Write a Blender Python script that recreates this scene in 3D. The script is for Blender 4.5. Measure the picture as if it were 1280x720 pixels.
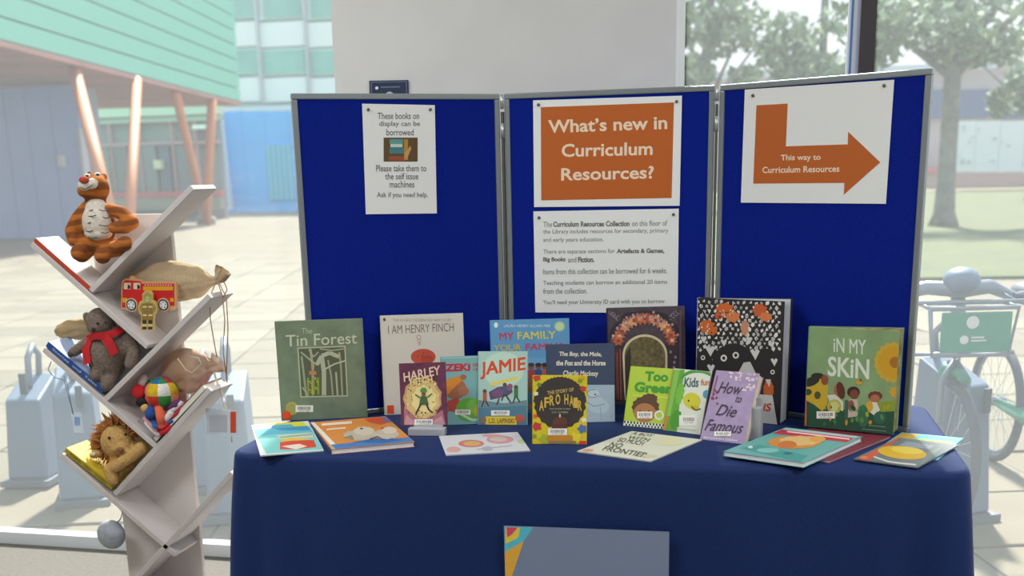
import bpy, bmesh, math, random
from mathutils import Vector, Matrix, noise
random.seed(7)
C = bpy.context.scene
for o in list(bpy.data.objects): bpy.data.objects.remove(o)
LK = C.collection.objects.link
PI = math.pi
TZ = 0.74                      # table top height

# ------------------------------------------------------------------ camera
CX, CY, CZ = .5715, -3.4157, .6693 + TZ
YAW, PIT, ROL, F = -.2528, .2594, -.0224, 1457.0
PPX, PPY = 636.0, 607.0
fw = Vector((math.sin(YAW)*math.cos(PIT), math.cos(YAW)*math.cos(PIT), -math.sin(PIT)))
r0 = Vector((math.cos(YAW), -math.sin(YAW), 0)); u0 = r0.cross(fw)
rt = r0*math.cos(ROL)+u0*math.sin(ROL); up = u0*math.cos(ROL)-r0*math.sin(ROL)
cd = bpy.data.cameras.new('camera'); cam = bpy.data.objects.new('camera', cd); LK(cam)
m3 = Matrix((rt, up, -fw)).transposed(); cam.matrix_world = Matrix.Translation((CX, CY, CZ)) @ m3.to_4x4()
cd.sensor_width = 36; cd.lens = F/1280*36
cd.shift_x = (640-PPX)/1280; cd.shift_y = (PPY-360)/1280
cd.dof.use_dof = True; cd.dof.focus_distance = 3.25; cd.dof.aperture_fstop = 3.4
cd.clip_end = 500
C.camera = cam
# ------------------------------------------------------------------ world, sun, room lights, exposure
w = bpy.data.worlds.new('world'); C.world = w; w.use_nodes = True
nt = w.node_tree; bg = nt.nodes['Background']
tc = nt.nodes.new('ShaderNodeTexCoord'); sp = nt.nodes.new('ShaderNodeSeparateXYZ'); cr = nt.nodes.new('ShaderNodeValToRGB')
nt.links.new(tc.outputs['Generated'], sp.inputs[0]); nt.links.new(sp.outputs[2], cr.inputs[0]); nt.links.new(cr.outputs[0], bg.inputs[0])
cr.color_ramp.elements[0].color = (.95, .97, 1, 1); cr.color_ramp.elements[0].position = .0
cr.color_ramp.elements[1].color = (.62, .78, 1, 1); cr.color_ramp.elements[1].position = .8
bg.inputs[1].default_value = 1.2
sd = bpy.data.lights.new('sun', 'SUN'); sun = bpy.data.objects.new('sun', sd); LK(sun)
sd.energy = 10.3; sd.angle = math.radians(4); sd.color = (1, .95, .86)
sun.location = (0, 10, 10)
sun.rotation_euler = Vector((-.10, .66, .75)).to_track_quat('Z', 'Y').to_euler()
for i, (lx, ly) in enumerate(((-1.6, -2.6), (1.9, -2.6), (-1.6, -.95), (1.9, -.95))):
    ld = bpy.data.lights.new('ceiling_panel_lamp', 'AREA'); lo = bpy.data.objects.new('ceiling_panel_lamp', ld); LK(lo)
    ld.shape = 'RECTANGLE'; ld.size = 1.15; ld.size_y = .55; ld.energy = 53 if i < 2 else 20; ld.color = (.98, 1, .99)
    lo.location = (lx, ly, 2.93)
vs = C.view_settings
vs.view_transform = 'Standard'; vs.look = 'None'; vs.gamma = 1; vs.use_curve_mapping = False; vs.exposure = 0.0

# ------------------------------------------------------------------ helpers
CO = Vector((CX, CY, CZ))
def ray(px, py): return fw+rt*((px-PPX)/F)-up*((py-PPY)/F)
def hz(px, py, z=0.0):
    d = ray(px, py); return CO+d*((z-CO.z)/d.z)
def hy(px, py, y):
    d = ray(px, py); return CO+d*((y-CO.y)/d.y)
def hp(px, py, P0, n):
    d = ray(px, py); return CO+d*((P0-CO).dot(n)/d.dot(n))
def lin(h):
    h = h.lstrip('#'); c = [int(h[i:i+2], 16)/255 for i in (0, 2, 4)]
    return tuple(x/12.92 if x <= .04045 else ((x+.055)/1.055)**2.4 for x in c)+(1,)
_m = {}
def mat(hexc, rough=.6, metal=0, kind='plain', scale=20, amt=.12, bump=0, name=None, hex2=None, alpha=1, trans=0):
    key = (hexc, rough, metal, kind, scale, amt, bump, hex2, alpha, trans)
    if key in _m: return _m[key]
    m = bpy.data.materials.new(name or 'mat_'+hexc.strip('#')); m.use_nodes = True; m.diffuse_color = lin(hexc)
    t = m.node_tree; b = t.nodes['Principled BSDF']
    b.inputs['Roughness'].default_value = rough; b.inputs['Metallic'].default_value = metal
    b.inputs['Base Color'].default_value = lin(hexc)
    if alpha < 1: b.inputs['Alpha'].default_value = alpha
    if trans: b.inputs['Transmission Weight'].default_value = trans
    if kind != 'plain' or bump:
        co = t.nodes.new('ShaderNodeTexCoord')
        if kind == 'weave':
            n = t.nodes.new('ShaderNodeTexWave'); n.inputs['Scale'].default_value = scale; n.inputs['Distortion'].default_value = .6
            f = n.outputs['Fac']
        elif kind == 'wave':
            n = t.nodes.new('ShaderNodeTexWave'); n.inputs['Scale'].default_value = scale; n.inputs['Distortion'].default_value = 3; n.bands_direction = 'Z'; n.inputs['Detail Scale'].default_value = 1.5
            f = n.outputs['Fac']
        elif kind == 'voronoi':
            n = t.nodes.new('ShaderNodeTexVoronoi'); n.inputs['Scale'].default_value = scale; f = n.outputs['Distance']
        else:
            n = t.nodes.new('ShaderNodeTexNoise'); n.inputs['Scale'].default_value = scale; n.inputs['Detail'].default_value = 5; f = n.outputs[0]
        t.links.new(co.outputs['Object'], n.inputs[0])
        r = t.nodes.new('ShaderNodeValToRGB'); c = lin(hexc)
        c2 = lin(hex2) if hex2 else tuple(max(0, x*(1-2*amt)) for x in c[:3])+(1,)
        r.color_ramp.elements[0].color = c2; r.color_ramp.elements[1].color = c if hex2 else tuple(min(1, x*(1+amt*.7)) for x in c[:3])+(1,)
        r.color_ramp.elements[0].position = .3; r.color_ramp.elements[1].position = .7
        t.links.new(f, r.inputs[0]); t.links.new(r.outputs[0], b.inputs['Base Color'])
        if bump:
            bp = t.nodes.new('ShaderNodeBump'); bp.inputs['Strength'].default_value = bump; bp.inputs['Distance'].default_value = .004
            t.links.new(f, bp.inputs['Height']); t.links.new(bp.outputs[0], b.inputs['Normal'])
    _m[key] = m; return m
def as_mat(m): return mat(m) if isinstance(m, str) else m

def tag(o, label, cat, group=None, kind=None):
    o['label'] = label; o['category'] = cat
    if group: o['group'] = group
    if kind: o['kind'] = kind
    return o
def empty(name, loc=(0, 0, 0), rz=0, M=None):
    o = bpy.data.objects.new(name, None); LK(o); o.empty_display_size = .05
    if M is not None: o.matrix_world = M; o.location = M.translation; o.rotation_euler = M.to_euler()
    else: o.location = loc; o.rotation_euler = (0, 0, rz)
    return o
def thing(name, label, cat, loc=(0, 0, 0), rz=0, group=None, M=None): return tag(empty(name, loc, rz, M), label, cat, group)

class MB:
    """collects shapes; build() links them as one mesh object"""
    def __init__(s): s.v = []; s.f = []; s.mi = []; s.mats = []; s.sm = []
    def slot(s, m):
        m = as_mat(m)
        if m not in s.mats: s.mats.append(m)
        return s.mats.index(m)
    def add(s, vs, fs, m='#cccccc', smooth=False):
        k = len(s.v); i = s.slot(m); s.v += [Vector(p) for p in vs]
        for f in fs: s.f.append([k+a for a in f]); s.mi.append(i); s.sm.append(smooth)
        return s
    def box(s, x0, x1, y0, y1, z0, z1, m='#cccccc', M=None):
        v = [Vector((x, y, z)) for x in (x0, x1) for y in (y0, y1) for z in (z0, z1)]
        if M: v = [M @ p for p in v]
        return s.add(v, [(0, 1, 3, 2), (4, 6, 7, 5), (0, 4, 5, 1), (2, 3, 7, 6), (0, 2, 6, 4), (1, 5, 7, 3)], m)
    def bev(s, x0, x1, y0, y1, z0, z1, m, b=.002, M=None, seg=2):
        bm = bmesh.new(); bmesh.ops.create_cube(bm, size=1)
        for v in bm.verts: v.co = Vector((x0+(v.co.x+.5)*(x1-x0), y0+(v.co.y+.5)*(y1-y0), z0+(v.co.z+.5)*(z1-z0)))
        bmesh.ops.bevel(bm, geom=bm.edges[:], offset=b, segments=seg, affect='EDGES', profile=.5)
        return s.bm(bm, m, M)
    def bm(s, bm, m, M=None, smooth=False):
        bm.verts.index_update()
        s.add([(M @ v.co) if M else v.co.copy() for v in bm.verts], [[v.index for v in f.verts] for f in bm.faces], m, smooth); bm.free(); return s
    def bar(s, a, b, w, h, m, upv=(0, 0, 1)):
        a = Vector(a); b = Vector(b); d = (b-a); L = d.length; d.normalize(); x = d.cross(Vector(upv))
        if x.length < 1e-4: x = d.cross(Vector((0, 1, 0)))
        x.normalize(); z = x.cross(d)
        M = Matrix((x, d, z)).transposed().to_4x4(); M.translation = a
        return s.box(-w/2, w/2, 0, L, -h/2, h/2, m, M)
    def tube(s, pts, r, m, n=8, cap=True, closed=False):
        pts = [Vector(p) for p in pts]; R = r if isinstance(r, (list, tuple)) else [r]*len(pts); vs = []; fs = []; N = len(pts); pu = None
        for i, p in enumerate(pts):
            if closed: d = pts[(i+1) % N]-pts[i-1]
            else: d = pts[min(i+1, N-1)]-pts[max(i-1, 0)]
            d.normalize()
            if pu is None: pu = d.orthogonal().normalized()
            a = (pu-d*pu.dot(d)).normalized(); pu = a; b = d.cross(a)
            for k in range(n): t = 2*PI*k/n; vs.append(p+(a*math.cos(t)+b*math.sin(t))*R[i])
        for i in range(N if closed else N-1):
            j = (i+1) % N
            for k in range(n): fs.append((i*n+k, i*n+(k+1) % n, j*n+(k+1) % n, j*n+k))
        if cap and not closed: fs += [tuple(range(n))[::-1], tuple((N-1)*n+k for k in range(n))]
        return s.add(vs, fs, m, True)
    def ell(s, c, r, m, rot=None, n=16, nr=10):
        c = Vector(c); r = (r, r, r) if isinstance(r, (int, float)) else r; vs = []; fs = []
        Rm = rot if rot else Matrix.Identity(3)
        for i in range(nr+1):
            ph = PI*i/nr
            for k in range(n):
                t = 2*PI*k/n
                vs.append(c+Rm @ Vector((r[0]*math.sin(ph)*math.cos(t), r[1]*math.sin(ph)*math.sin(t), r[2]*math.cos(ph))))
        for i in range(nr):
            for k in range(n):
                a, b, c2, d = i*n+k, i*n+(k+1) % n, (i+1)*n+(k+1) % n, (i+1)*n+k
                fs.append((a, d, c2, b))
        return s.add(vs, fs, m, True)
    def prism(s, pts, z0, z1, m, M=None, m_side=None):
        n = len(pts)
        ar = sum(pts[i][0]*pts[(i+1) % n][1]-pts[(i+1) % n][0]*pts[i][1] for i in range(n))
        if ar < 0: pts = pts[::-1]
        v = [Vector((x, y, z0)) for x, y in pts]+[Vector((x, y, z1)) for x, y in pts]
        if M: v = [M @ p for p in v]
        s.add(v, [tuple(range(n))[::-1], tuple(range(n, 2*n))], m)
        k = len(s.v)-2*n; i2 = s.slot(m_side or m)
        for i in range(n): s.f.append([k+i, k+(i+1) % n, k+n+(i+1) % n, k+n+i]); s.mi.append(i2); s.sm.append(False)
        return s
    def build(s, name, parent=None, world=False, label=None, bevel=0, smooth=None, weld=True):
        if world and parent is not None:
            inv = parent.matrix_basis.inverted(); p2 = parent.parent
            if p2 is not None: inv = inv @ p2.matrix_basis.inverted()
            s.v = [inv @ p for p in s.v]
        me = bpy.data.meshes.new(name); me.from_pydata([tuple(p) for p in s.v], [], s.f)
        for m in s.mats: me.materials.append(m)
        me.polygons.foreach_set('material_index', s.mi)
        me.polygons.foreach_set('use_smooth', s.sm if smooth is None else [smooth]*len(s.sm)); me.update()
        o = bpy.data.objects.new(name, me); LK(o)
        if parent is not None: o.parent = parent
        if label: o['label'] = label
        if bevel:
            b = o.modifiers.new('bevel', 'BEVEL'); b.width = bevel; b.segments = 2; b.limit_method = 'ANGLE'
        return o
def struct(o): o['kind'] = 'structure'; return o

_tc = {}
def text_geo(s, bold=0.0, shear=0.0, spacing=1.0, align='LEFT', line=1.0):
    key = (s, bold, shear, spacing, align, line)
    if key in _tc: return _tc[key]
    rep = bold*.8 if (bold > 0 and 'M' in s) else 0          # a wide M breaks under a curve offset: thicken by overlaid copies
    cu = bpy.data.curves.new('t', 'FONT'); cu.body = s; cu.size = 1; cu.offset = 0 if rep else bold; cu.shear = shear; cu.space_character = spacing
    cu.align_x = align; cu.space_line = line; cu.resolution_u = 3; cu.fill_mode = 'FRONT'
    ob = bpy.data.objects.new('t', cu); me = bpy.data.meshes.new_from_object(ob)
    v = [(p.co.x, p.co.y) for p in me.vertices]; f = [list(p.vertices) for p in me.polygons]
    bpy.data.objects.remove(ob); bpy.data.curves.remove(cu); bpy.data.meshes.remove(me)
    if rep:
        k = len(v); v = [(a+dx*rep, b+dy*rep) for dx, dy in ((-1, -1), (1, -1), (1, 1), (-1, 1)) for a, b in v]; f = [[i+k*j for i in q] for j in range(4) for q in f]
    x0 = min(a for a, b in v); x1 = max(a for a, b in v); y0 = min(b for a, b in v); y1 = max(b for a, b in v)
    _tc[key] = ([((a-x0)/(x1-x0), (b-y0)/(y1-y0)) for a, b in v], f, (x1-x0)/(y1-y0)); return _tc[key]

class Flat:
    """a flat printed face standing in the scene: local x right, y up, z out of the face"""
    def __init__(s, root, w, h, z0=0.0):
        s.root = root; s.w = w; s.h = h; s.z = z0+.00025; s.layers = {}; s.M = root.matrix_basis.copy(); s.inv = s.M.inverted()
        s.z0 = z0; s.P0 = s.M @ Vector((0, 0, z0)); s.n = (s.M.to_3x3() @ Vector((0, 0, 1))).normalized()
    def uv(s, px, py, clamp=True):
        p = s.inv @ hp(px, py, s.P0, s.n); x, y = p.x, p.y
        if clamp: x = min(max(x, 0.0008), s.w-.0008); y = min(max(y, .0008), s.h-.0008)
        return x, y
    def mb(s, part): return s.layers.setdefault(part, MB())
    def up(s): s.z += .00003; return s.z
    def lpoly(s, pts, m, part='cover_art', z=None):
        z = z or s.up(); n = len(pts)
        ar = sum(pts[i][0]*pts[(i+1) % n][1]-pts[(i+1) % n][0]*pts[i][1] for i in range(n))
        if ar < 0: pts = pts[::-1]
        s.mb(part).add([(x, y, z) for x, y in pts], [tuple(range(n))], m)
    def poly(s, pts, m, part='cover_art', z=None): s.lpoly([s.uv(*p) for p in pts], m, part, z)
    def rect(s, x0, y0, x1, y1, m, part='cover_art'): s.poly([(x0, y0), (x1, y0), (x1, y1), (x0, y1)], m, part)
    def ell(s, cx, cy, rx, ry, m, rot=0, n=20, part='cover_art', z=None, jag=0):
        P = []; c, d = math.cos(rot), math.sin(rot)
        for k in range(n):
            t = 2*PI*k/n; q = 1+jag*(1 if k % 2 else -1); a, b = rx*q*math.cos(t), ry*q*math.sin(t); P.append((cx+a*c-b*d, cy+a*d+b*c))
        s.poly(P, m, part, z)
    def line(s, pts, wpx, m, part='cover_art', z=None):
        z = z or s.up()
        for a, b in zip(pts, pts[1:]):
            dx, dy = b[0]-a[0], b[1]-a[1]; L = math.hypot(dx, dy) or 1; nx, ny = -dy/L*wpx/2, dx/L*wpx/2
            s.poly([(a[0]+nx, a[1]+ny), (b[0]+nx, b[1]+ny), (b[0]-nx, b[1]-ny), (a[0]-nx, a[1]-ny)], m, part, z)
    def ring(s, cx, cy, rx, ry, wpx, m, a0=0, a1=360, n=24, part='cover_art'):
        s.line([(cx+rx*math.cos(math.radians(a0+(a1-a0)*k/n)), cy+ry*math.sin(math.radians(a0+(a1-a0)*k/n))) for k in range(n+1)], wpx, m, part)
    def txt(s, t, TL, TR, BL, m, bold=.01, shear=0, spacing=1.0, part='lettering', jit=0):
        if part == 'lettering': s.nl = getattr(s, 'nl', 0)+1; part = 'lettering#%d' % s.nl
        """fit string into the parallelogram TL,TR,BL (photo pixels on this face)"""
        a = Vector(s.uv(*TL)); b = Vector(s.uv(*TR)); c = Vector(s.uv(*BL)); v, f, _ = text_geo(t, bold, shear, spacing); z = s.up()
        n = len(v); cp = 4 if (bold > 0 and 'M' in t) else 1
        pts = [c+(b-a)*x+(a-c)*y for x, y in v]; s.mb(part).add([(p.x, p.y, z+(i*cp//n)*8e-6) for i, p in enumerate(pts)], f, m)
    def tb(s, t, x0, y0, x1, y1, m, bold=.01, **k): s.txt(t, (x0, y0), (x1, y0), (x0, y1), m, bold, **k)
    def ltxt(s, t, x, y, h, m, bold=.0, width=None, part='lettering', centre=False):
        """local: x,y lower left, h line height of the bbox"""
        v, f, asp = text_geo(t, bold); wd = width or h*asp; z = s.z; x -= wd/2 if centre else 0
        s.mb(part).add([(x+a*wd, y+b*h, z) for a, b in v], f, m)
    def done(s):
        for k, mb in s.layers.items():
            if mb.v: mb.build(k.split('#')[0], s.root)

def basis(x, y, z, o):
    M = Matrix((x, y, z)).transposed().to_4x4(); M.translation = o; return M
def fit_rect(pxs, P0, X, Y):
    """TL,TR,BR,BL photo pixels on the plane P0,X,Y -> frame and size of the best rectangle"""
    n = X.cross(Y); q = []
    for p in pxs:
        d = hp(p[0], p[1], P0, n)-P0; q.append(Vector((d.dot(X), d.dot(Y))))
    TL, TR, BR, BL = q; c = (TL+TR+BR+BL)/4; ex = ((TR-TL)+(BR-BL))/2; ey = ((TL-BL)+(TR-BR))/2
    a = math.atan2(ex.y, ex.x); b = math.atan2(ey.y, ey.x)-PI/2; t = math.atan2(math.sin(a)+math.sin(b), math.cos(a)+math.cos(b))
    W_, H_ = ex.length, ey.length; x = X*math.cos(t)+Y*math.sin(t); y = Y*math.cos(t)-X*math.sin(t)
    o = P0+X*c.x+Y*c.y-x*(W_/2)-y*(H_/2); return basis(x, y, n, o), W_, H_

# ================================================================== STRUCTURE
GY = .52                                                   # plane of the window wall
mb = MB().box(-5, 5, -6, GY, -.06, 0, mat('#6a6660', .8, kind='noise', scale=60, amt=.1)); fl = struct(mb.build('floor'))
mb = MB().box(-5, 5, -6, GY+.1, 3.0, 3.15, '#e8e6e0'); struct(mb.build('ceiling'))
struct(MB().box(-5.1, -5, -6, GY, 0, 3, '#dcd8d0').build('wall_left'))
struct(MB().box(5, 5.1, -6, GY, 0, 3, '#dcd8d0').build('wall_right'))
struct(MB().box(-5, 5, -6.1, -6, 0, 3, '#dcd8d0').build('wall_back'))
a = hy(417, 90, .42); b = hy(845, 90, .42)
struct(MB().bev(a.x, b.x, .42, .68, 0, 3, mat('#dedede', .75, kind='noise', scale=6, amt=.02, bump=.05), b=.006).build('wall_pillar'))
# glazing: clear glass with washed-out daylight haze mixed in as a thin translucent veil
def glass_mat(nm, veil, tint):
    m = bpy.data.materials.new(nm); m.use_nodes = True; t = m.node_tree; t.nodes.clear()
    o = t.nodes.new('ShaderNodeOutputMaterial'); tr = t.nodes.new('ShaderNodeBsdfTransparent'); tl = t.nodes.new('ShaderNodeBsdfTranslucent')
    gl = t.nodes.new('ShaderNodeBsdfGlossy'); gl.inputs['Roughness'].default_value = .02; tr.inputs[0].default_value = (.97, .985, .98, 1)
    tl.inputs[0].default_value = tint
    m1 = t.nodes.new('ShaderNodeMixShader'); m2 = t.nodes.new('ShaderNodeMixShader')
    n = t.nodes.new('ShaderNodeTexNoise'); n.inputs['Scale'].default_value = 1.3; mp = t.nodes.new('ShaderNodeMapRange')
    mp.inputs[3].default_value = veil*.8; mp.inputs[4].default_value = veil*1.25
    t.links.new(n.outputs[0], mp.inputs[0]); t.links.new(mp.outputs[0], m1.inputs[0])
    t.links.new(tr.outputs[0], m1.inputs[1]); t.links.new(tl.outputs[0], m1.inputs[2])
    m2.inputs[0].default_value = .025; t.links.new(m1.outputs[0], m2.inputs[1]); t.links.new(gl.outputs[0], m2.inputs[2]); t.links.new(m2.outputs[0], o.inputs[0])
    return m
GL1 = glass_mat('hazy_glass', .05, (.86, .93, 1, 1))
frm = mat('#dfe6ee', .4); frd = mat('#3a3438', .5)
def window(n, x0, x1, g):
    r = struct(empty('window_%d' % n, (x0, GY, 0)))
    MB().box(0, x1-x0, -.006, .006, .05, 2.95, g).build('pane', r)
    MB().box(0, x1-x0, -.03, .03, 0, .05, frm).box(0, x1-x0, -.03, .03, 2.95, 3, frm).build('window_frame', r)
window(1, -5, a.x-.02, GL1); window(2, b.x+.02, .655, GL1); window(3, .735, 5, GL1)
struct(MB().box(.655, .69, GY-.05, GY+.05, 0, 3, frm).box(.69, .735, GY-.07, GY+.05, 0, 3, frd).box(.663, .669, GY-.053, GY-.05, 0, 3, '#4a7fb0').build('trim_1'))

# ---------------------------------------------------------------- outside ground
PAV = mat('#7c7463', .85, kind='noise', scale=3.0, amt=.06, bump=.1)
GRD = mat('#756d5d', .9, kind='noise', scale=1.5, amt=.06)
_t = GRD.node_tree; _b = _t.nodes['Principled BSDF']; _br = _t.nodes.new('ShaderNodeTexBrick'); _mp = _t.nodes.new('ShaderNodeMapping'); _co = _t.nodes.new('ShaderNodeTexCoord')
_mp.inputs['Rotation'].default_value = (0, 0, -math.radians(17)); _t.links.new(_co.outputs['Object'], _mp.inputs[0]); _t.links.new(_mp.outputs[0], _br.inputs[0])
_br.offset = 0; _br.inputs['Scale'].default_value = 1; _br.inputs['Brick Width'].default_value = .745; _br.inputs['Row Height'].default_value = .745; _br.inputs['Mortar Size'].default_value = .008
_br.inputs['Color1'].default_value = lin('#7c7463'); _br.inputs['Color2'].default_value = lin('#746c5b'); _br.inputs['Mortar'].default_value = lin('#4c463c'); _t.links.new(_br.outputs[0], _b.inputs['Base Color'])
struct(MB().box(-80, 40, GY, 130, -.12, -.012, GRD).build('ground'))
g = bpy.data.objects['ground']
pm = MB().bev(0, .73, 0, .73, -.05, 0, PAV, b=.005, seg=1).build('paving_slab', g)
first = True; cnt = 0
PAVS = [PAV, mat('#847c6a', .85, kind='noise', scale=3.0, amt=.06, bump=.1), mat('#746c5b', .85, kind='noise', scale=3.0, amt=.06, bump=.1)]
meshes = [pm.data]
for mm in PAVS[1:]:
    me = pm.data.copy(); me.materials[0] = mm; meshes.append(me)
th = math.radians(17)
cand = []
for i in range(-40, 30):
    for j in range(-6, 60):
        lx, ly = i*.745, j*.745; x = lx*math.cos(th)-ly*math.sin(th); y = lx*math.sin(th)+ly*math.cos(th)
        cx_, cy_ = x+.26, y+.5
        if cy_ < GY+.62 or cy_ > 17: continue
        d = Vector((cx_, cy_, 0))-CO; zz = d.dot(fw); px = PPX+F*d.dot(rt)/zz; py = PPY-F*d.dot(up)/zz
        if not (-90 < px < 1370 and py < 790): continue
        if 430 < px < 1120: continue
        if cy_ > 12 and px > 900: continue
        cand.append((cy_, x, y))
cand.sort()
for _, x, y in cand[:290]:
    o = pm if first else pm.copy()
    if not first: LK(o); o.parent = g; o.data = random.choice(meshes)
    first = False; o.location = (x, y, random.uniform(-.002, .002)); o.rotation_euler = (0, 0, th)
far = MB()
for _, x, y in cand[290:]:
    M = Matrix.Translation((x, y, -.002)) @ Matrix.Rotation(th, 4, 'Z'); far.box(0, .735, 0, .735, -.03, 0, PAVS[0], M)
o = far.build('far_paving', g); o['kind'] = 'stuff'
# lawn and path to the right
LAWN = mat('#646a44', .95, kind='noise', scale=1.2, amt=.15, bump=.3, hex2='#505a3a')
def ground_poly(name, pxs, z, m):
    pts = [hz(p[0], p[1], z) for p in pxs]
    return struct(MB().prism([(p.x, p.y) for p in pts], z-.03, z, m).build(name))
ground_poly('lawn', [(830, 352), (1330, 344), (1330, 236), (830, 246)], .03, LAWN)
ground_poly('sand_path', [(830, 245), (1330, 235), (1330, 226), (830, 236)], .05, mat('#a8987c', .9))

# ================================================================== BUILDINGS (left)
z0 = 4.2
A = hz(301, 130, z0); B = hz(67, 71, z0)
d = (B-A); d.z = 0; L = d.length; d.normalize(); nrm = Vector((d.y, -d.x, 0))
if nrm.dot(CO-A) < 0: nrm = -nrm
back = -nrm
bld = thing('cantilevered_building', 'building with a mint green ribbed upper box raised on slanted orange columns', 'building', A)
TEAL = mat('#6fc4ae', .6)
x_, y_ = -d, Vector((0, 0, 1))
LL = L*2.6
# frame: X from the far corner A toward the viewer side, Z up, depth = back
M = basis(d, back, Vector((0, 0, 1)) if d.cross(back).z > 0 else Vector((0, 0, -1)), A)
if d.cross(back).z < 0:
    M = basis(back, d, Vector((0, 0, 1)), A); sw = True
else: sw = False
def BX(mbb, u0, u1, v0, v1, z0_, z1_, m):
    if sw: mbb.box(v0, v1, u0, u1, z0_, z1_, m, M)
    else: mbb.box(u0, u1, v0, v1, z0_, z1_, m, M)
c = MB(); BX(c, 0, LL, .15, 16, .1, 7, TEAL); c.build('upper_storey', bld, world=True)
for k in range(14):
    c = MB(); BX(c, -.02, LL, 0, .2, .05+k*.5, .05+k*.5+.455, TEAL); c.build('cladding_panel', bld, world=True)
c = MB(); BX(c, -.02, LL, .0, 16, -.05, .1, mat('#b07a74', .8, kind='noise', scale=.5, amt=.1)); c.build('soffit', bld, world=True)
ORG = mat('#d98a5e', .6)
def col(pt, pb, r=.3):
    tz = z0-.05
    T = hz(pt[0], pt[1], tz); Bq = hz(pb[0], pb[1], 0)
    MB().tube([T, Bq], r, ORG, n=10).build('column', bld, world=True)
col((92, 84), (150, 318), .15); col((171, 100), (160, 312), .13); col((219, 114), (258, 280), .14); col((265, 124), (258, 281), .16)
MB().tube([hz(258, 280, 0)+Vector((0, 0, -.05)), hz(258, 280, 0)+Vector((0, 0, .25))], .35, '#8a8078').build('column_foot', bld, world=True)
# rear facade under the soffit
YB = 41.0
def fac(name, px0, py0, px1, py1, Y, m, parent=None, dep=.3, z_base=None):
    ym = min(max((py0+py1)/2, 100), 262); xm = (px0+px1)/2
    p = hy(px0, ym, Y); q = hy(px1, ym, Y); p.z = hy(xm, py1, Y).z; q.z = hy(xm, py0, Y).z
    zb = p.z if z_base is None else z_base
    return MB().box(p.x, q.x, Y, Y+dep, zb, q.z, m).build(name, parent, world=True)
rf = thing('glazed_lobby', 'glazed grey ground floor lobby behind the slanted orange columns', 'building', hy(190, 262, YB))
fac('wall', 100, 132, 276, 270, YB, mat('#8b9099', .5, kind='noise', scale=.6, amt=.12), rf, z_base=-.3)
fac('fascia', 100, 133, 276, 145, YB-.4, '#cfd6cc', rf)
fac('fascia', 100, 147, 276, 153, YB-.3, '#a9b8b0', rf)
for x in (140, 176, 217, 246): fac('mullion', x-.7, 145, x+.9, 262, YB-.25, '#c79aa8', rf)
fac('transom', 120, 178, 272, 181, YB-.25, '#c79aa8', rf)
fac('plinth', 105, 240, 276, 247, YB-.6, '#d0606a', rf); fac('bench', 110, 248, 276, 262, YB-.7, '#9a9a94', rf)
for x0, x1, c_ in ((128, 138, '#708078'), (144, 160, '#5c6f74'), (180, 196, '#6c7f88'), (200, 213, '#4b5f78'), (222, 240, '#66707c')):
    fac('pane', x0, 182, x1, 240, YB-.2, mat(c_, .2), rf)
fac('lamp', 240, 156, 256, 161, YB-.5, mat('#ffffff'), rf); fac('notice', 192, 200, 200, 211, YB-.5, mat('#e8e8d0'), rf)
p = hz(110, 303, 0)
lb = thing('glass_pavilion', 'pale blue grey glass fronted block at the far left of the plaza', 'building', p)
Y1 = 26.0
PT = 136
for i, (x0, x1) in enumerate(((-60, -20), (-19, 13), (14, 40), (41, 70), (71, 104))):
    MB().box(hy(x0, 200, Y1).x, hy(x1, 200, Y1).x, Y1, Y1+.3, 0, 4.05, mat('#86aaf0', .25, kind='noise', scale=.4, amt=.1)).build('glass_panel', lb, world=True)
MB().box(hy(-70, 200, Y1).x, hy(106, 200, Y1).x, Y1+.3, Y1+.9, 0, 4.0, '#8894a8').build('wall', lb, world=True)
fac('corner_post', 103, 160, 107, 300, Y1-.1, '#b8bccc', lb, z_base=0)
fac('sign', 72, 194, 78, 208, Y1-.15, '#dfe8e8', lb)
# blue hoarding + white beam + white post
YH = 50.0
hd = thing('site_hoarding', 'bright blue hoarding with a pale printed panel across the plaza', 'hoarding', hy(320, 262, YH))
xs = [277, 306, 335, 364, 393, 422, 451, 480]
for x0, x1 in zip(xs, xs[1:]): fac('hoarding_panel', x0+.2, 139, x1-.2, 263, YH, mat('#3cb0ff', .6, kind='noise', scale=.5, amt=.06), hd, z_base=-.4)
fac('printed_panel', 334, 181, 366, 250, YH-.1, mat('#4cb4d8', .6, kind='weave', scale=1.2, amt=.12), hd)
fac('printed_panel', 366, 181, 395, 250, YH-.1, mat('#3cb0fa', .6, kind='noise', scale=2.2, amt=.15), hd)
P1 = hy(271, 138, YH-.5); P2 = hy(285, 262, YH-.5); MB().bar(P1, P2, .5, .35, '#dde8e8').build('post', hd, world=True)
ub = thing('office_building', 'white office building with pale green glazing bands above the blue hoarding', 'building', hy(360, 262, YH+2))
YU = 52.0
fac('wall', 240, -40, 500, 262, YU+.4, '#c8d4d8', ub, z_base=-.3)
fac('beam', 240, 131, 500, 138, YU-1.2, '#dfe3e6', ub)
for i, (x0, x1) in enumerate(((240, 280), (282, 324), (327, 383), (386, 440), (443, 500))):
    for (ya, yb, c_) in ((97, 127, '#eef2f2'), (27, 58, '#eef2f2')): fac('spandrel_panel', x0, ya, x1, yb, YU, mat(c_, .5), ub)
    for (ya, yb) in ((60, 94), (-10, 24)):
        wn = fac('window', x0, ya, x1, yb, YU+.1, mat('#e4eeee', .5), ub)
        p = hy(x0+3, yb-1, YU); q = hy(x1-3, ya+1, YU); MB().box(p.x, q.x, YU, YU+.12, p.z, q.z, mat('#8cc0b8', .15, kind='noise', scale=.5, amt=.1)).build('pane', wn, world=True)
for x in (281, 325, 384.5, 441): fac('mullion', x-1, -40, x+1, 128, YU-.3, '#c8ccd0', ub)

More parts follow.
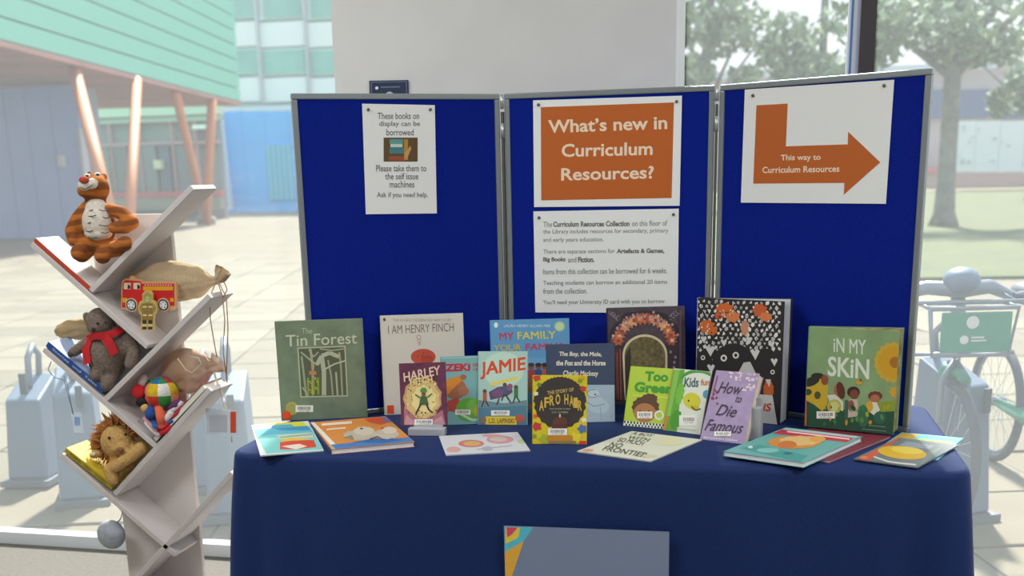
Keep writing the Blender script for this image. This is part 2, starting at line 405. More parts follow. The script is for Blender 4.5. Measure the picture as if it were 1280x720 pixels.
# ================================================================== BACKGROUND (right)
YR = 82.0
rb = thing('brick_building', 'grey building with dark upper windows beyond the lawn behind the trees', 'building', hy(1210, 232, YR))
fac('wall', 430, 92, 1600, 238, YR, mat('#b8aeb0', .8, kind='noise', scale=.4, amt=.1), rb, z_base=-.2)
fac('roof_edge', 425, 86, 1605, 94, YR-.4, '#c8d4dc', rb)
for x0 in (450, 500, 550, 600, 650, 700, 750, 800, 850, 900, 950, 1000, 1050, 1100, 1150, 1196, 1243, 1290, 1337, 1390, 1440, 1490): fac('window', x0, 112, x0+40, 147, YR-.3, mat('#58688c', .3), rb)
fac('ground_floor_band', 430, 216, 1600, 237, YR-.4, '#b59a92', rb)
fac('red_band', 1140, 209, 1190, 216, YR-.6, '#c8707c', rb)
wb = thing('printed_hoarding', 'long white printed hoarding beyond the lawn right of the tree trunk', 'hoarding', hy(1240, 214, 70))
for x0, x1 in ((1191, 1219), (1219.5, 1249), (1249.5, 1280), (1280.5, 1312)): fac('hoarding_panel', x0, 151, x1, 215, 70, '#dfe8ea', wb)
for i in range(26):
    x = random.uniform(1193, 1300); y = random.uniform(155, 205); fac('printed_mark', x, y, x+random.uniform(2, 6), y+random.uniform(1, 3), 69.9, '#a8bcc4', wb, dep=.05) if i < 14 else None
LF = [mat('#889c78', .7, kind='noise', scale=2, amt=.2), mat('#9cb088', .7), mat('#748a6c', .7)]
def leaves(mbb, c, r, n, size, tints=LF):
    for i in range(n):
        u = Vector((random.gauss(0, 1), random.gauss(0, 1), random.gauss(0, 1))).normalized()*random.random()**.4
        p = Vector(c)+Vector((u.x*r[0], u.y*r[1], u.z*r[2])); a = Vector((random.uniform(-1, 1), random.uniform(-1, 1), random.uniform(-1, 1))).normalized()
        b_ = a.orthogonal().normalized(); s_ = size*random.uniform(.6, 1.4)
        mbb.add([p-a*s_, p+b_*s_*.5, p+a*s_, p-b_*s_*.5], [(0, 1, 2, 3)], random.choice(tints))
BARK = mat('#7f8078', .9, kind='noise', scale=3, amt=.25, bump=.4)
def tree(label, px, py, trunk_px, blobs, n=500, top=9.0, lean=0.0, group='trees beyond the window'):
    b0 = hz(px, py, 0); D = (b0-CO).dot(fw); r = trunk_px/F*D/2
    t = thing('lawn_tree', label, 'tree', b0, group=group)
    pts = []; rr = []
    for k in range(9):
        z = top*k/8; pts.append((lean*z, .0, z)); rr.append(r*(1.7 if k == 0 else 1.0-.04*k))
    pts.insert(1, (lean*.3, 0, .35)); rr.insert(1, r*1.15)
    mb_ = MB().tube(pts, rr, BARK, n=12)
    for (bx, by, dz) in ((-2.5, .5, 2.2), (2.2, -.3, 2.6), (-1.2, 1, 3), (1.6, .8, 3.4)):
        mb_.tube([(lean*4, 0, 3.4), (bx*.5, by*.5, 3.4+dz*.45), (bx, by, 3.4+dz)], [r*.5, r*.35, r*.15], BARK, n=7)
    mb_.build('trunk', t)
    f = MB()
    for (qx, qy, rx, rz, k) in blobs:
        p = hp(qx, qy, b0, Vector((fw.x, fw.y, 0)).normalized()); s_ = D/F
        leaves(f, p-b0, (rx*s_, rx*s_*.8, rz*s_), int(n*k), .16*D/30)
    o = f.build('foliage', t); o['kind'] = 'stuff'
tree('broad grey tree trunk with spreading roots standing on the lawn at the right', 1179, 284, 23, [(1250, 128, 14, 16, .5), (1160, 20, 130, 40, 2.4), (1230, 60, 70, 22, 1.2), (1100, 55, 40, 28, .6)], lean=-.01)
tree('leafy tree seen above the middle display panel', 870, 262, 15, [(862, 90, 30, 20, .8), (900, 30, 60, 40, 1.2), (930, 95, 22, 12, .25)], lean=.05)
tree('olive tinted tree seen above the arrow sign', 1020, 258, 13, [(1030, 98, 60, 30, 1.6), (985, 60, 40, 40, .8)], lean=.0)
tree('small distant tree against the pale building at the far right edge', 1290, 250, 12, [(1290, 110, 36, 34, 1.0)], lean=.0)

# ================================================================== DOCKS AND BIKES
SIL = mat('#7e8a9a', .4, .2); SIL2 = mat('#687c94', .5, .1); GRN = mat('#2c8c74', .5); RUB = mat('#505864', .8); WHT = mat('#d8dce0', .5)
def dock(label, loc, rz, h=.78):
    t = thing('bike_dock', label, 'bike dock', loc, rz, group='bicycle docking posts outside the window')
    w_ = .10
    # angular wedge post: footprint widens to the front, sloped top
    v = [(-w_, -.16, .03), (w_, -.16, .03), (w_, .14, .03), (-w_, .14, .03), (-w_*.85, -.12, h), (w_*.85, -.12, h), (w_*.85, .11, h+.10), (-w_*.85, .11, h+.10)]
    MB().add(v, [(0, 3, 2, 1), (0, 1, 5, 4), (1, 2, 6, 5), (2, 3, 7, 6), (3, 0, 4, 7), (4, 5, 6, 7)], SIL2).build('body', t, bevel=.012)
    MB().box(-w_*.7, w_*.7, -.10, .09, 0, .012, SIL, Matrix.Translation((0, 0, h+.004)) @ Matrix.Rotation(math.atan2(.1, .23), 4, 'X') @ Matrix.Translation((0, -.0, 0))).build('top_plate', t)
    MB().tube([(-.0, .10, h+.09), (-.0, .12, h+.19), (-.0, .06, h+.24), (0, .0, h+.19), (0, -.02, h+.05)], .016, SIL, n=8).build('locking_loop', t)
    MB().box(-.12, .12, -.2, .2, 0, .03, '#5f6874').build('base_plate', t)
    MB().box(.02, .05, -.165, -.15, .45, .55, '#3a4654').build('slot', t)
    return t
def arc(c, r, a0, a1, n, ax='yz'):
    return [Vector((c[0], c[1]+r*math.cos(math.radians(a0+(a1-a0)*k/n)), c[2]+r*math.sin(math.radians(a0+(a1-a0)*k/n)))) for k in range(n+1)]
def wheel(t, cy_, R=.31):
    wl = MB().tube(arc((0, cy_, R), R-.022, 0, 360, 40)[:-1], .022, RUB, n=10, closed=True).build('wheel', t)
    MB().tube(arc((0, cy_, R), R-.05, 0, 360, 40)[:-1], .009, SIL, n=6, closed=True).build('rim', wl)
    sp_ = MB()
    for k in range(24):
        a = 2*PI*k/24; s = .025*(1 if k % 2 else -1)
        sp_.tube([(s, cy_+.02*math.cos(a), R+.02*math.sin(a)), (0, cy_+(R-.055)*math.cos(a+.15), R+(R-.055)*math.sin(a+.15))], .0016, WHT, n=4, cap=False)
    sp_.build('spokes', wl)
    MB().tube([(-.05, cy_, R), (.05, cy_, R)], .022, SIL, n=10).build('hub', wl)
def bike(label, loc, rz):
    t = thing('hire_bicycle', label, 'bicycle', loc, rz, group='docked hire bicycles')
    # local: front of the bike points to -y (towards the window), wheel in the yz plane
    wheel(t, 0); wheel(t, 1.05)
    MB().tube([(0, .03, .98), (0, -.02, .72)], .03, SIL, n=10).tube([(0, .0, .70), (.055, -.01, .62), (.055, 0, .31)], .014, SIL, n=8).tube([(0, .0, .70), (-.055, -.01, .62), (-.055, 0, .31)], .014, SIL, n=8).build('fork', t)
    MB().tube([(0, .04, .66), (0, .3, .42), (0, .62, .30), (0, 1.05, .31)], [.04, .05, .045, .02], GRN, n=10).tube([(0, .6, .3), (0, .72, .85)], .024, GRN, n=8).build('frame', t)
    MB().ell((0, .76, .9), (.08, .15, .045), '#5f6670').build('saddle', t)
    hb = [(-.33, .22, .93), (-.24, .12, .96), (-.13, .03, 1.0), (0, 0, .99), (.13, .03, 1.0), (.24, .12, .96), (.33, .22, .93)]
    MB().tube(hb, [.022, .024, .03, .034, .03, .024, .022], SIL, n=10).build('handlebar', t)
    MB().ell((0, -.0, 1.03), (.075, .075, .055), SIL2).build('headset_cover', t)
    for s in (-1, 1):
        MB().tube([(s*.25, .13, .955), (s*.34, .235, .925)], .024, RUB, n=10).build('grip', t)
        MB().tube([(s*.19, .06, .97), (s*.26, .02, .93), (s*.3, .06, .92)], .007, SIL, n=6).build('brake_lever', t)
    # tapered front carrier with the green sign panel
    f = MB(); hw = .17
    a_ = [(-hw, -.13, .93), (hw+.02, -.13, .93), (hw-.01, -.13, .74), (-hw+.02, -.13, .74)]
    f.tube(a_+[a_[0]], .010, SIL, n=8); b2 = [(-hw, .0, .94), (hw, .0, .94)]
    f.tube([a_[0], b2[0]], .008, SIL).tube([a_[1], b2[1]], .008, SIL).tube([(-hw-.1, -.05, .735), (hw+.05, -.05, .735)], .008, SIL).tube([(-hw-.02, -.05, .945), (hw+.1, -.05, .945)], .01, SIL).build('carrier', t)
    pn = MB().bev(-hw+.045, hw-.01, -.145, -.137, .755, .915, GRN, b=.003).build('sign_panel', t)
    l = MB(); ring = [(.0+.026*math.cos(k*PI/8), -.147, .875+.026*math.sin(k*PI/8)) for k in range(16)]
    l.add(ring, [tuple(range(16))], WHT); ring = [(-.03+.018*math.cos(k*PI/8), -.147, .805+.018*math.sin(k*PI/8)) for k in range(16)]
    l.add(ring, [tuple(range(16))], WHT); l.box(-.002, .05, -.148, -.146, .81, .817, WHT).box(-.002, .06, -.148, -.146, .798, .804, WHT); l.build('logo', pn)
    MB().tube(arc((0, 0, .31), .345, 20, 110, 10), .02, GRN, n=6).build('mudguard', t)
    return t
pB = hz(1208, 652, 0)
bk = bike('silver handled hire bicycle docked behind the right end of the table', (pB.x-.09, pB.y, 0), math.radians(15)); bk.scale = (.95, .95, .95)
bk2 = bike('hire bicycle with a green side panel cut by the right edge of the photograph', (pB.x+.5, pB.y+.16, 0), math.radians(15)); bk2.scale = (.95, .95, .95)
MB().tube(arc((0, 0, .31), .345, -10, 190, 14), .02, GRN, n=6).bev(-.03, .03, -.3, .12, .45, .72, GRN, .02).build('side_panel', bk2)
pD = hy(1200, 478, pB.y+.12)
dock('angular grey docking post behind the light blue table corner with a bicycle wheel beside it', (pD.x-.03, pD.y, 0), math.radians(38), pD.z)
for lab, px, py, Y, rz, h in (('blue grey docking post cut by the left edge of the photograph', 40, 490, 1.5, .2, .72), ('pale docking post left of the yellow book with a looped cable at its top', 92, 482, 1.2, .5, .74),
                           ('rounded docking post between the zigzag shelf and the table, behind the hanging tag', 283, 490, 1.1, .35, .68), ('narrow docking post in shadow just right of the zigzag shelf', 252, 500, 1.5, .1, .72)):
    q = hy(px, py, Y); dock(lab, (q.x, Y, 0), rz, q.z-.02)

# ================================================================== DISPLAY BOARD
PA1, PA2 = .6027, .5049; PW, PH = .6, .899; HW = .3; GAP = .012
BLUE = mat('#0a228b', .95, kind='noise', scale=240, amt=.10, bump=.15); BLUE.node_tree.nodes['Principled BSDF'].inputs['Specular IOR Level'].default_value = .12
ALU = mat('#8f979c', .35, .55); DK = mat('#55584f', .7)
db = thing('display_board', 'folding three panel dark blue felt display board with grey frame standing on the table', 'display board', (0, 0, TZ))
L2 = Vector((-HW-GAP, 0, TZ)); L1 = L2+Vector((-PW*math.cos(PA1), -PW*math.sin(PA1), 0))
R1 = Vector((HW+GAP, 0, TZ)); R2 = R1+Vector((PW*math.cos(PA2), -PW*math.sin(PA2), 0))
UPZ = Vector((0, 0, 1))
def board_panel(P, Q):
    X = (Q-P).normalized(); n = X.cross(UPZ); M = basis(X, UPZ, n, P); W_ = (Q-P).length; f = .016; t = .018
    core = MB().box(f, W_-f, f, PH-f, -t+.003, -.004, BLUE, M).build('panel', db, world=True)
    e = MB().bev(0, W_, 0, f, -t, 0, ALU, .003, M).bev(0, W_, PH-f, PH, -t, 0, ALU, .003, M).bev(0, f, f, PH-f, -t, 0, ALU, .003, M).bev(W_-f, W_, f, PH-f, -t, 0, ALU, .003, M)
    e.build('frame', core, world=True)
    return X, n, P+n*(-.0035)
PL = board_panel(L1, L2); PM = board_panel(Vector((-HW, 0, TZ)), Vector((HW, 0, TZ))); PR = board_panel(R1, R2)
for sx in (-1, 1):
    x = sx*(HW+GAP/2)
    MB().box(x-.0035, x+.0035, -.004, -.001+.012, TZ+.01, TZ+PH-.05, DK).build('hinge_strip', db, world=True)
    for zz in (PH-.02, PH-.10, .12): MB().tube([(x, -.001, TZ+zz-.022), (x, -.001, TZ+zz+.018)], .0055, mat('#c4c8c8', .3, .6)).build('hinge', db, world=True)

# small dark sign on the pillar
M_, w_, h_ = fit_rect([(462, 101), (510, 100), (511, 146), (463, 147)], Vector((0, .415, 0)), Vector((1, 0, 0)), UPZ)
t = thing('wall_sign', 'small dark navy sign on the grey pillar behind the left display panel', 'sign', M=M_)
MB().bev(0, w_, 0, h_, -.004, .004, '#1c2c4e', .001).build('plate', t)
F_ = Flat(t, w_, h_, .004)
F_.line([(464, 103), (508, 102)], .7, '#7888a8', 'border'); F_.line([(508, 102), (509, 140)], .7, '#7888a8', 'border'); F_.line([(464, 103), (465, 140)], .7, '#7888a8', 'border')
F_.ell(471, 110, 2, 2, '#e8eef4', part='emblem'); F_.ell(487, 119, 5, 4.5, '#b8c4d0', part='emblem'); F_.line([(476, 109), (500, 108.5)], 1, '#8898b8', 'border'); F_.done()

# ------------------------------------------------------------------ notices
PAPER = mat('#eceeee', .7); TXT = '#6c6a70'; ORANGE = mat('#bf5f18', .6); CREAM = '#f2dcc2'
def notice(name, label, pxs, plane, pins):
    X, n, P0 = plane; M, W_, H_ = fit_rect(pxs, P0+n*.0025, X, UPZ)
    t = thing(name, label, 'notice', M=M)
    MB().box(0, W_, 0, H_, -.0008, 0, PAPER).build('sheet', t)
    for p in pins:
        q = hp(p[0], p[1], P0, n); MB().ell(q+n*.004, (.0045, .0045, .0045), mat('#6c6862', .3, .7), n=10, nr=6).tube([q-n*.002, q+n*.004], .0012, '#888888', n=6).build('push_pin', t, world=True)
    return Flat(t, W_, H_, 0)
N = notice('pinned_notice', 'narrow white notice with a small photo of books pinned to the left display panel', [(453, 130), (544, 131), (545.5, 266.5), (457, 268)], PL, ((460, 137), (537.5, 137)))
for s, x0, x1, y in (('These books on', 472, 524, 145), ('display can be', 474, 525, 155.5), ('borrowed', 483, 517, 165.5), ('Please take them to', 470, 533, 210.5), ('the self issue', 481.5, 523, 220.5), ('machines', 487, 518, 230.5), ('Ask if you need help.', 471, 535, 244.5)):
    N.tb(s, x0, y-4.2, x1, y+4, TXT, .012)
N.rect(479.5, 172, 522, 202, '#5e4524', 'picture'); N.rect(487, 174, 504, 180, '#5a9a94', 'picture'); N.rect(488, 180, 503, 184, '#c9d8d0', 'picture')
N.rect(487, 184.5, 505, 192, '#3f7f86', 'picture'); N.rect(486, 195, 506, 201, '#96502c', 'picture'); N.rect(505, 174, 510, 200, '#b8882c', 'picture'); N.poly([(505, 192), (513, 182), (514, 186), (508, 200)], '#c9995a', 'picture'); N.done()
N = notice('pinned_poster', 'orange poster asking what is new pinned at the top of the middle display panel', [(667, 126), (853, 119), (849, 256), (667, 260)], PM, ((673.5, 131), (846, 127)))
N.poly([(676, 134), (842.5, 128), (839.5, 247.5), (676.5, 250.5)], ORANGE, 'orange_field')
N.txt("What’s new in", (685, 150), (834, 144.5), (685.5, 166.5), CREAM, .022)
N.txt('Curriculum', (702, 180), (816, 177), (702, 196.5), CREAM, .022)
N.txt('Resources?', (701.5, 210), (817.5, 207), (701.5, 226), CREAM, .022); N.done()
N = notice('pinned_notice', 'white text only notice pinned below the orange poster', [(667, 264), (849.5, 261), (846, 389), (669, 392.5)], PM, ((674, 272), (842, 268)))
TX = '#85837f'
for parts, y in (((('The ', 679, 690, 0), ('Curriculum Resources Collection', 691.5, 787, .035), ('on this floor of', 790, 834, 0)), 280.5), ((('the Library includes resources for secondary, primary', 679, 835.5, 0),), 290.3), ((('and early years education.', 679, 754.5, 0),), 300.6),
                 ((('There are separate sections for', 679, 768.5, 0), ('Artefacts & Games,', 771, 830.5, .035)), 315.3), ((('Big Books', 679, 707, .035), ('and', 710, 720.5, 0), ('Fiction.', 722.5, 743, .035)), 325), ((('Items from this collection can be borrowed for 6 weeks.', 679, 834, 0),), 339.6),
                 ((('Teaching students can borrow an additional 20 items', 679, 834, 0),), 354.4), ((('from the collection.', 679, 734, 0),), 364), ((('You’ll need your University ID card with you to borrow', 679, 831, 0),), 378.6)):
    for s, x0, x1, bd in parts:
        k0 = (x0-679)*-.011; k1 = (x1-679)*-.011
        N.txt(s.strip(), (x0, y-3.4+k0), (x1, y-3.4+k1), (x0, y+3.4+k0), '#6b6966' if bd else TX, bd or .006)
N.done()
N = notice('pinned_arrow_sign', 'white sign with a bent orange arrow pinned to the right display panel', [(931.5, 113), (1118, 98.5), (1107, 254.5), (925.5, 253.5)], PR, ((942, 119.5), (1106, 107)))
N.poly([(945.6, 131.7), (984.7, 129.5), (982.4, 182.9), (1059.7, 180.4), (1060.3, 164.6), (1100.5, 202.9), (1054.7, 243.6), (1055.5, 228.7), (941.6, 229.6)], ORANGE, 'arrow')
N.txt('This way to', (976, 193.5), (1026, 192.5), (976, 202.8), CREAM, .02); N.txt('Curriculum Resources', (953, 208.5), (1049.5, 206.5), (953, 216.5), CREAM, .02); N.done()

# ================================================================== TABLECLOTH
CLOTH = mat('#102a60', .7, kind='noise', scale=300, amt=.12, bump=.2)
cb_ = CLOTH.node_tree.nodes['Principled BSDF']; cb_.inputs['Sheen Weight'].default_value = .16; cb_.inputs['Sheen Roughness'].default_value = .3; cb_.inputs['Specular IOR Level'].default_value = .25; cb_.inputs['Sheen Tint'].default_value = (.45, .62, 1, 1)
tx0, ty0, tth, tw, td = -.844, -.7638, .0465, 1.787, .7899
def cloth():
    cx_, cy_ = tw/2, td/2; ring = []
    R = .05; n = 10
    for (ax, ay, a0) in ((tw-R, R, -90), (tw-R, td-R, 0), (R, td-R, 90), (R, R, 180)):
        for k in range(n+1):
            a = math.radians(a0+90*k/n); ring.append((ax+R*math.cos(a), ay+R*math.sin(a)))
    # densify
    P = []
    for i in range(len(ring)):
        a = Vector(ring[i]); b_ = Vector(ring[(i+1) % len(ring)]); k = max(1, int((b_-a).length/.02))
        for j in range(k): P.append(a.lerp(b_, j/k))
    L_ = [0]
    for i in range(1, len(P)): L_.append(L_[-1]+(P[i]-P[i-1]).length)
    rows = [(0, 0, 0), (.004, -.0015, 0), (.011, -.007, .0), (.014, -.018, .0), (.016, -.06, .15), (.019, -.14, .4), (.022, -.25, .7), (.026, -.4, 1), (.03, -.55, 1.2), (.035, -.731, 1.3)]
    vs = []; fs = []; N_ = len(P)
    for (off, dz, fold) in rows:
        for i, p in enumerate(P):
            t_ = (P[(i+1) % N_]-P[i-1]).normalized(); nn = Vector((t_.y, -t_.x))
            corner = 0
            for (qx, qy) in ((0, 0), (tw, 0), (tw, td), (0, td)): corner = max(corner, math.exp(-((p.x-qx)**2+(p.y-qy)**2)/.035))
            wv = .006*math.sin(L_[i]*11)+.004*math.sin(L_[i]*23+1)+corner*(.012+.022*math.sin(L_[i]*46))
            q = p+nn*(off+wv*fold); vs.append((q.x, q.y, TZ+dz))
    for r_ in range(len(rows)-1):
        for i in range(N_): fs.append((r_*N_+i, (r_+1)*N_+i, (r_+1)*N_+(i+1) % N_, r_*N_+(i+1) % N_))
    k = len(vs); vs.append((cx_, cy_, TZ)); fs += [(i, (i+1) % N_, k) for i in range(N_)]
    return vs, fs
vs_, fs_ = cloth(); cb = MB(); cb.add(vs_, fs_, CLOTH, True); co_ = cb.build('tablecloth')
co_.location = (tx0, ty0, 0); co_.rotation_euler = (0, 0, tth)
tag(co_, 'navy blue tablecloth draped over the whole long table to the floor', 'tablecloth')
# poster hanging on the cloth front
tf = Vector((math.cos(tth), math.sin(tth), 0)); nf = Vector((math.sin(tth), -math.cos(tth), 0))
PF = Vector((tx0, ty0, 0))+nf*.045
M_, w_, h_ = fit_rect([(631, 658), (837, 664), (835, 760), (631, 754)], PF, tf, UPZ)
t = thing('hanging_poster', 'grey blue poster with a colourful triangle corner hanging on the front of the tablecloth', 'poster', M=M_)
MB().box(0, w_, 0, h_, -.001, 0, mat('#7c8aa6', .6)).build('sheet', t); Fp = Flat(t, w_, h_, 0)
Fp.poly([(631, 658), (667, 659), (655, 676), (631, 690)], '#58c0d8', 'print'); Fp.poly([(632, 659), (650, 659.5), (648, 672), (632, 680)], '#e8d040', 'print'); Fp.poly([(633, 659), (647, 659.5), (640, 668), (634, 672)], '#d84a68', 'print'); Fp.poly([(631, 690), (655, 676), (640, 720), (631, 730)], '#e8b040', 'print'); Fp.done()

# ================================================================== BOOKS
PAGE = mat('#e6e0d2', .8); WPAGE = mat('#e8e8ea', .7)
def leafm(): return PAGE
GB = 'display books on the table'
def page_block(mbb, x0, x1, y0, y1, z0, z1, m): mbb.box(x0, x1, y0, y1, z0, z1, m)
def book_body(root, w_, h_, zt, t_, cov, spine=None, pages=PAGE, c=.0018, open_=0.0):
    """front cover face at local z=zt, body behind; spine at x=0"""
    pi = .003
    fc = MB().bev(0, w_, 0, h_, zt-c, zt, cov, min(.0006, c/3), seg=1).build('front_cover', root)
    if open_ == 0:
        MB().box(0, w_, 0, h_, zt-t_, zt-t_+c, cov).build('back_cover', root)
        MB().bev(-.0008, c, 0, h_, zt-t_, zt, spine or cov, .0006, seg=1).build('spine', root)
        pg = MB()
        k = max(2, int(t_/.0022)); dz = (t_-2*c)/k
        for i in range(k): pg.box(c, w_-pi-(.0004 if i % 2 else 0), pi*.7+(.0003 if i % 2 else 0), h_-pi*.7, zt-c-dz*(i+1), zt-c-dz*i, pages)
        pg.build('pages', root)
    else:
        M = Matrix.Translation((0, 0, zt-t_)) @ Matrix.Rotation(open_, 4, 'Y')
        MB().box(0, w_, 0, h_, -c, 0, cov, M).build('back_cover', root)
        MB().bev(-.0012, c, 0, h_, zt-t_-c, zt, spine or cov, .0006, seg=1).build('spine', root)
        pg = MB(); k = 9
        for i in range(k):
            f = (i+.5)/k; M = Matrix.Translation((.001, 0, zt-c-(t_-c)*f)) @ Matrix.Rotation(open_*f, 4, 'Y'); pg.box(0, w_-.004-.001*(i % 3), .002, h_-.002, -.0006-t_/k*.3, 0, pages, M)
        pg.build('pages', root)
PANELS = [(L1, L2), (Vector((-HW, 0, TZ)), Vector((HW, 0, TZ))), (R1, R2)]
def board_gap(pts):
    g_ = 9
    for P, Q in PANELS:
        X = (Q-P).normalized(); n = X.cross(UPZ); W_ = (Q-P).length
        for q in pts:
            s_ = (q-P).dot(X); d_ = (q-P).dot(n)
            if -.004 <= s_ <= W_+.004 and d_ > -.2: g_ = min(g_, d_)
    return g_
def stand_book(name, label, pxs, t_, cov, spine=None, pages=PAGE, z=0.0, open_=0.0, tilt=None, c=.0018, group=None, short=None):
    TL, TR, BR, BL = pxs; best = None; z_in = z
    for zi in range(0, 22):
        z = z_in+zi*.0025; zb = TZ+z+.0005
        bl = hz(*BL, zb); br = hz(*BR, zb); X = br-bl; W_ = X.length; X.normalize(); back = Vector((-X.y, X.x, 0))
        for deg in ([tilt] if tilt is not None else range(0, 34)):
            a = math.radians(deg); V = UPZ*math.cos(a)+back*math.sin(a); n = X.cross(V)
            tl = hp(*TL, bl, n)-bl; tr = hp(*TR, bl, n)-bl; H_ = (tl.dot(V)+tr.dot(V))/2
            pts = [bl+X*(W_*u)*math.cos(open_*o_)+V*(H_*v)-n*(t_+W_*u*math.sin(open_)*o_) for u in (0, .25, .5, .75, 1) for v in (0, .5, 1) for o_ in (0, 1)]
            gp_ = board_gap(pts)
            e = abs(tl.dot(X))+abs(tr.dot(X)-W_)+.0006*abs(deg-9)+(1+(.006-gp_) if gp_ < .004 else 0)+zi*.004
            if best is None or e < best[0]: best = (e, deg, V, n, H_, (tr-tl).dot(X), z, X.copy(), bl.copy(), W_)
    e, deg, V, n, H_, wt, z, X, bl, W_ = best; W2 = (W_+wt)/2; bl = bl+X*(W_-W2)/2
    r = thing(name, label, 'book', M=basis(X, V, n, bl), group=group)
    book_body(r, W2, H_, 0, t_, cov, spine, pages, c=c, open_=open_)
    print('BOOK %s w%.3f h%.3f tilt%d err%.3f yaw%.0f' % (label[:30], W2, H_, deg, e, math.degrees(math.atan2(X.y, X.x))), bl.to_tuple(2), 'z%.3f' % z)
    if z-z_in > .002:                                   # fine wire easel under and behind the book
        back = Vector((-X.y, X.x, 0)); q = thing('book_easel', 'fine wire easel under the '+(short or label), 'book stand', M=basis(X, back, UPZ, Vector((bl.x, bl.y, TZ))))
        for u in (.3, .7):
            x = W2*u; MB().tube([(x, -.004, z+.004), (x, -.004, z-.0015), (x, t_+.004, z-.0015), (x, t_+.008, .0015)], .0012, '#30343c', n=6).build('prong', q)
        MB().tube([(W2*.3, t_+.008, .0015), (W2*.7, t_+.008, .0015)], .0012, '#30343c', n=6).build('cross_bar', q)
    return Flat(r, W2, H_, 0)
def flat_book(name, label, pxs, t_, cov, z=0.0, spine=None, pages=WPAGE, c=.0008, group=None):
    zt = TZ+z+t_+.0006; M, W_, H_ = fit_rect(pxs, Vector((0, 0, zt)), Vector((1, 0, 0)), Vector((0, 1, 0)))
    M.translation.z = TZ+z+.0006
    r = thing(name, label, 'book', M=M, group=group); book_body(r, W_, H_, t_, t_, cov, spine, pages, c=c)
    print('FLAT %s w%.3f h%.3f' % (label[:30], W_, H_), M.translation.to_tuple(2))
    return Flat(r, W_, H_, t_)
def barcode(b, x0, y0, x1, y1):
    b.rect(x0, y0, x1, y1, '#f0eee6', 'barcode_label'); z = b.up(); x = x0+(x1-x0)*.12
    while x < x1-(x1-x0)*.12:
        ww = random.uniform(.3, .9); b.poly([(x, y0+(y1-y0)*.2), (x+ww, y0+(y1-y0)*.2), (x+ww, y1-(y1-y0)*.35), (x, y1-(y1-y0)*.35)], '#3a3a3c', 'barcode_label', z); x += ww+random.uniform(.4, .9)
    b.tb('0175 5284', x0+(x1-x0)*.2, y1-(y1-y0)*.28, x1-(x1-x0)*.2, y1-(y1-y0)*.08, '#555555', 0, part='barcode_label')

# --- green forest book
b = stand_book('picture_book', 'tall sage green hardback with a framed forest scene at the left end of the table', [(345, 402), (454, 398), (460, 521.5), (352, 526)], .010, mat('#7c8c74', .55, kind='noise', scale=16, amt=.13), spine='#5c6f5e', short='green forest book')
b.tb('The', 377, 410, 390, 417, '#b9c0a6', .0); b.txt('Tin Forest', (357, 419), (446, 415), (357.5, 433.5), '#cfd2ba', .004)
b.poly([(371.5, 434.5), (432, 432), (435, 495.5), (375.5, 497)], '#b6bda0'); b.poly([(373.3, 436), (430.3, 433.8), (433.3, 494), (377, 495.3)], '#59604c')
for pts, wd, c_ in (([(383, 495), (380, 470), (377, 445)], 2.6, '#98a386'), ([(391, 494), (391, 460), (388, 436)], 3, '#a8a68a'), ([(405, 494), (405, 465), (402, 445)], 5.5, '#b5b99d'), ([(416, 494), (414, 470), (410, 450)], 2, '#a0a88c'), ([(422, 494), (420, 465)], 2.2, '#b0b699'), ([(428, 494), (426, 455), (424, 440)], 2.2, '#9fa88c'),
                     ([(376, 440), (388, 450), (396, 456)], 2, '#aab093'), ([(396, 456), (402, 445), (412, 441), (424, 446)], 5, '#b9bda2'), ([(405, 462), (418, 455), (431, 451)], 1.8, '#c0c4aa'), ([(378, 484), (386, 496)], 1.6, '#aab093'), ([(386, 437), (392, 446), (398, 440)], 1.6, '#b0b698'), ([(400, 436), (415, 438), (430, 436)], 1.6, '#a5ac90')): b.line(pts, wd, c_)
for x in (385.5, 392.5, 398): b.line([(x, 493), (x-.5, 472)], 2.4, '#93a03c')
for k in range(16): b.ell(random.uniform(383, 400), random.uniform(470, 492), 1.2, 1.2, '#b2b84a', n=6)
b.ell(391, 466, 5, 3.2, '#c4895e', jag=.25, n=12); b.ell(391, 458, 2, 5, '#b9a080', n=10)
b.ell(365, 510.5, 8, 8.5, '#b8ac56'); b.ell(364, 511, 6.3, 6.8, '#a4a35c'); b.ell(358.5, 519, 5.2, 5.6, mat('#ee4c22'), part='sticker'); barcode(b, 369.5, 506.5, 391.5, 515); b.done()
# --- cream round-bird book
b = stand_book('picture_book', 'large cream hardback with a red round shape standing behind the purple book', [(473, 395), (577, 391), (583, 515), (481, 519)], .010, mat('#d9d3c8', .6), spine='#c8c0b4', short='cream book')
b.tb('THE HUGELY CELEBRATED NEW STORY', 491, 398.5, 565, 401.8, '#9a8f84', .0); b.txt('I AM HENRY FINCH', (485, 407), (567, 403.5), (485.5, 417.5), '#6c6460', -.004)
for (x, y, r_) in ((523.5, 421.5, 2.6), (524, 426, 2), (524.3, 430, 1.2)): b.ring(x, y, r_, r_, .7, '#b08c74', n=12)
b.ell(529, 446, 15.5, 10, '#c8503c', n=24); b.ell(534, 449, 8, 5, '#b84634', n=16)
for k in range(10): b.ell(random.uniform(518, 540), random.uniform(440, 448), .8, .8, '#8c3428', n=6)
b.ell(480.5, 399.5, 1.6, 2.2, '#4c4a3a'); b.rect(484, 506.5, 492.3, 517, mat('#ee4c22'), 'sticker'); b.tb('ALEXIS DEACON', 500, 500, 540, 504, '#8c8078', 0); b.done()
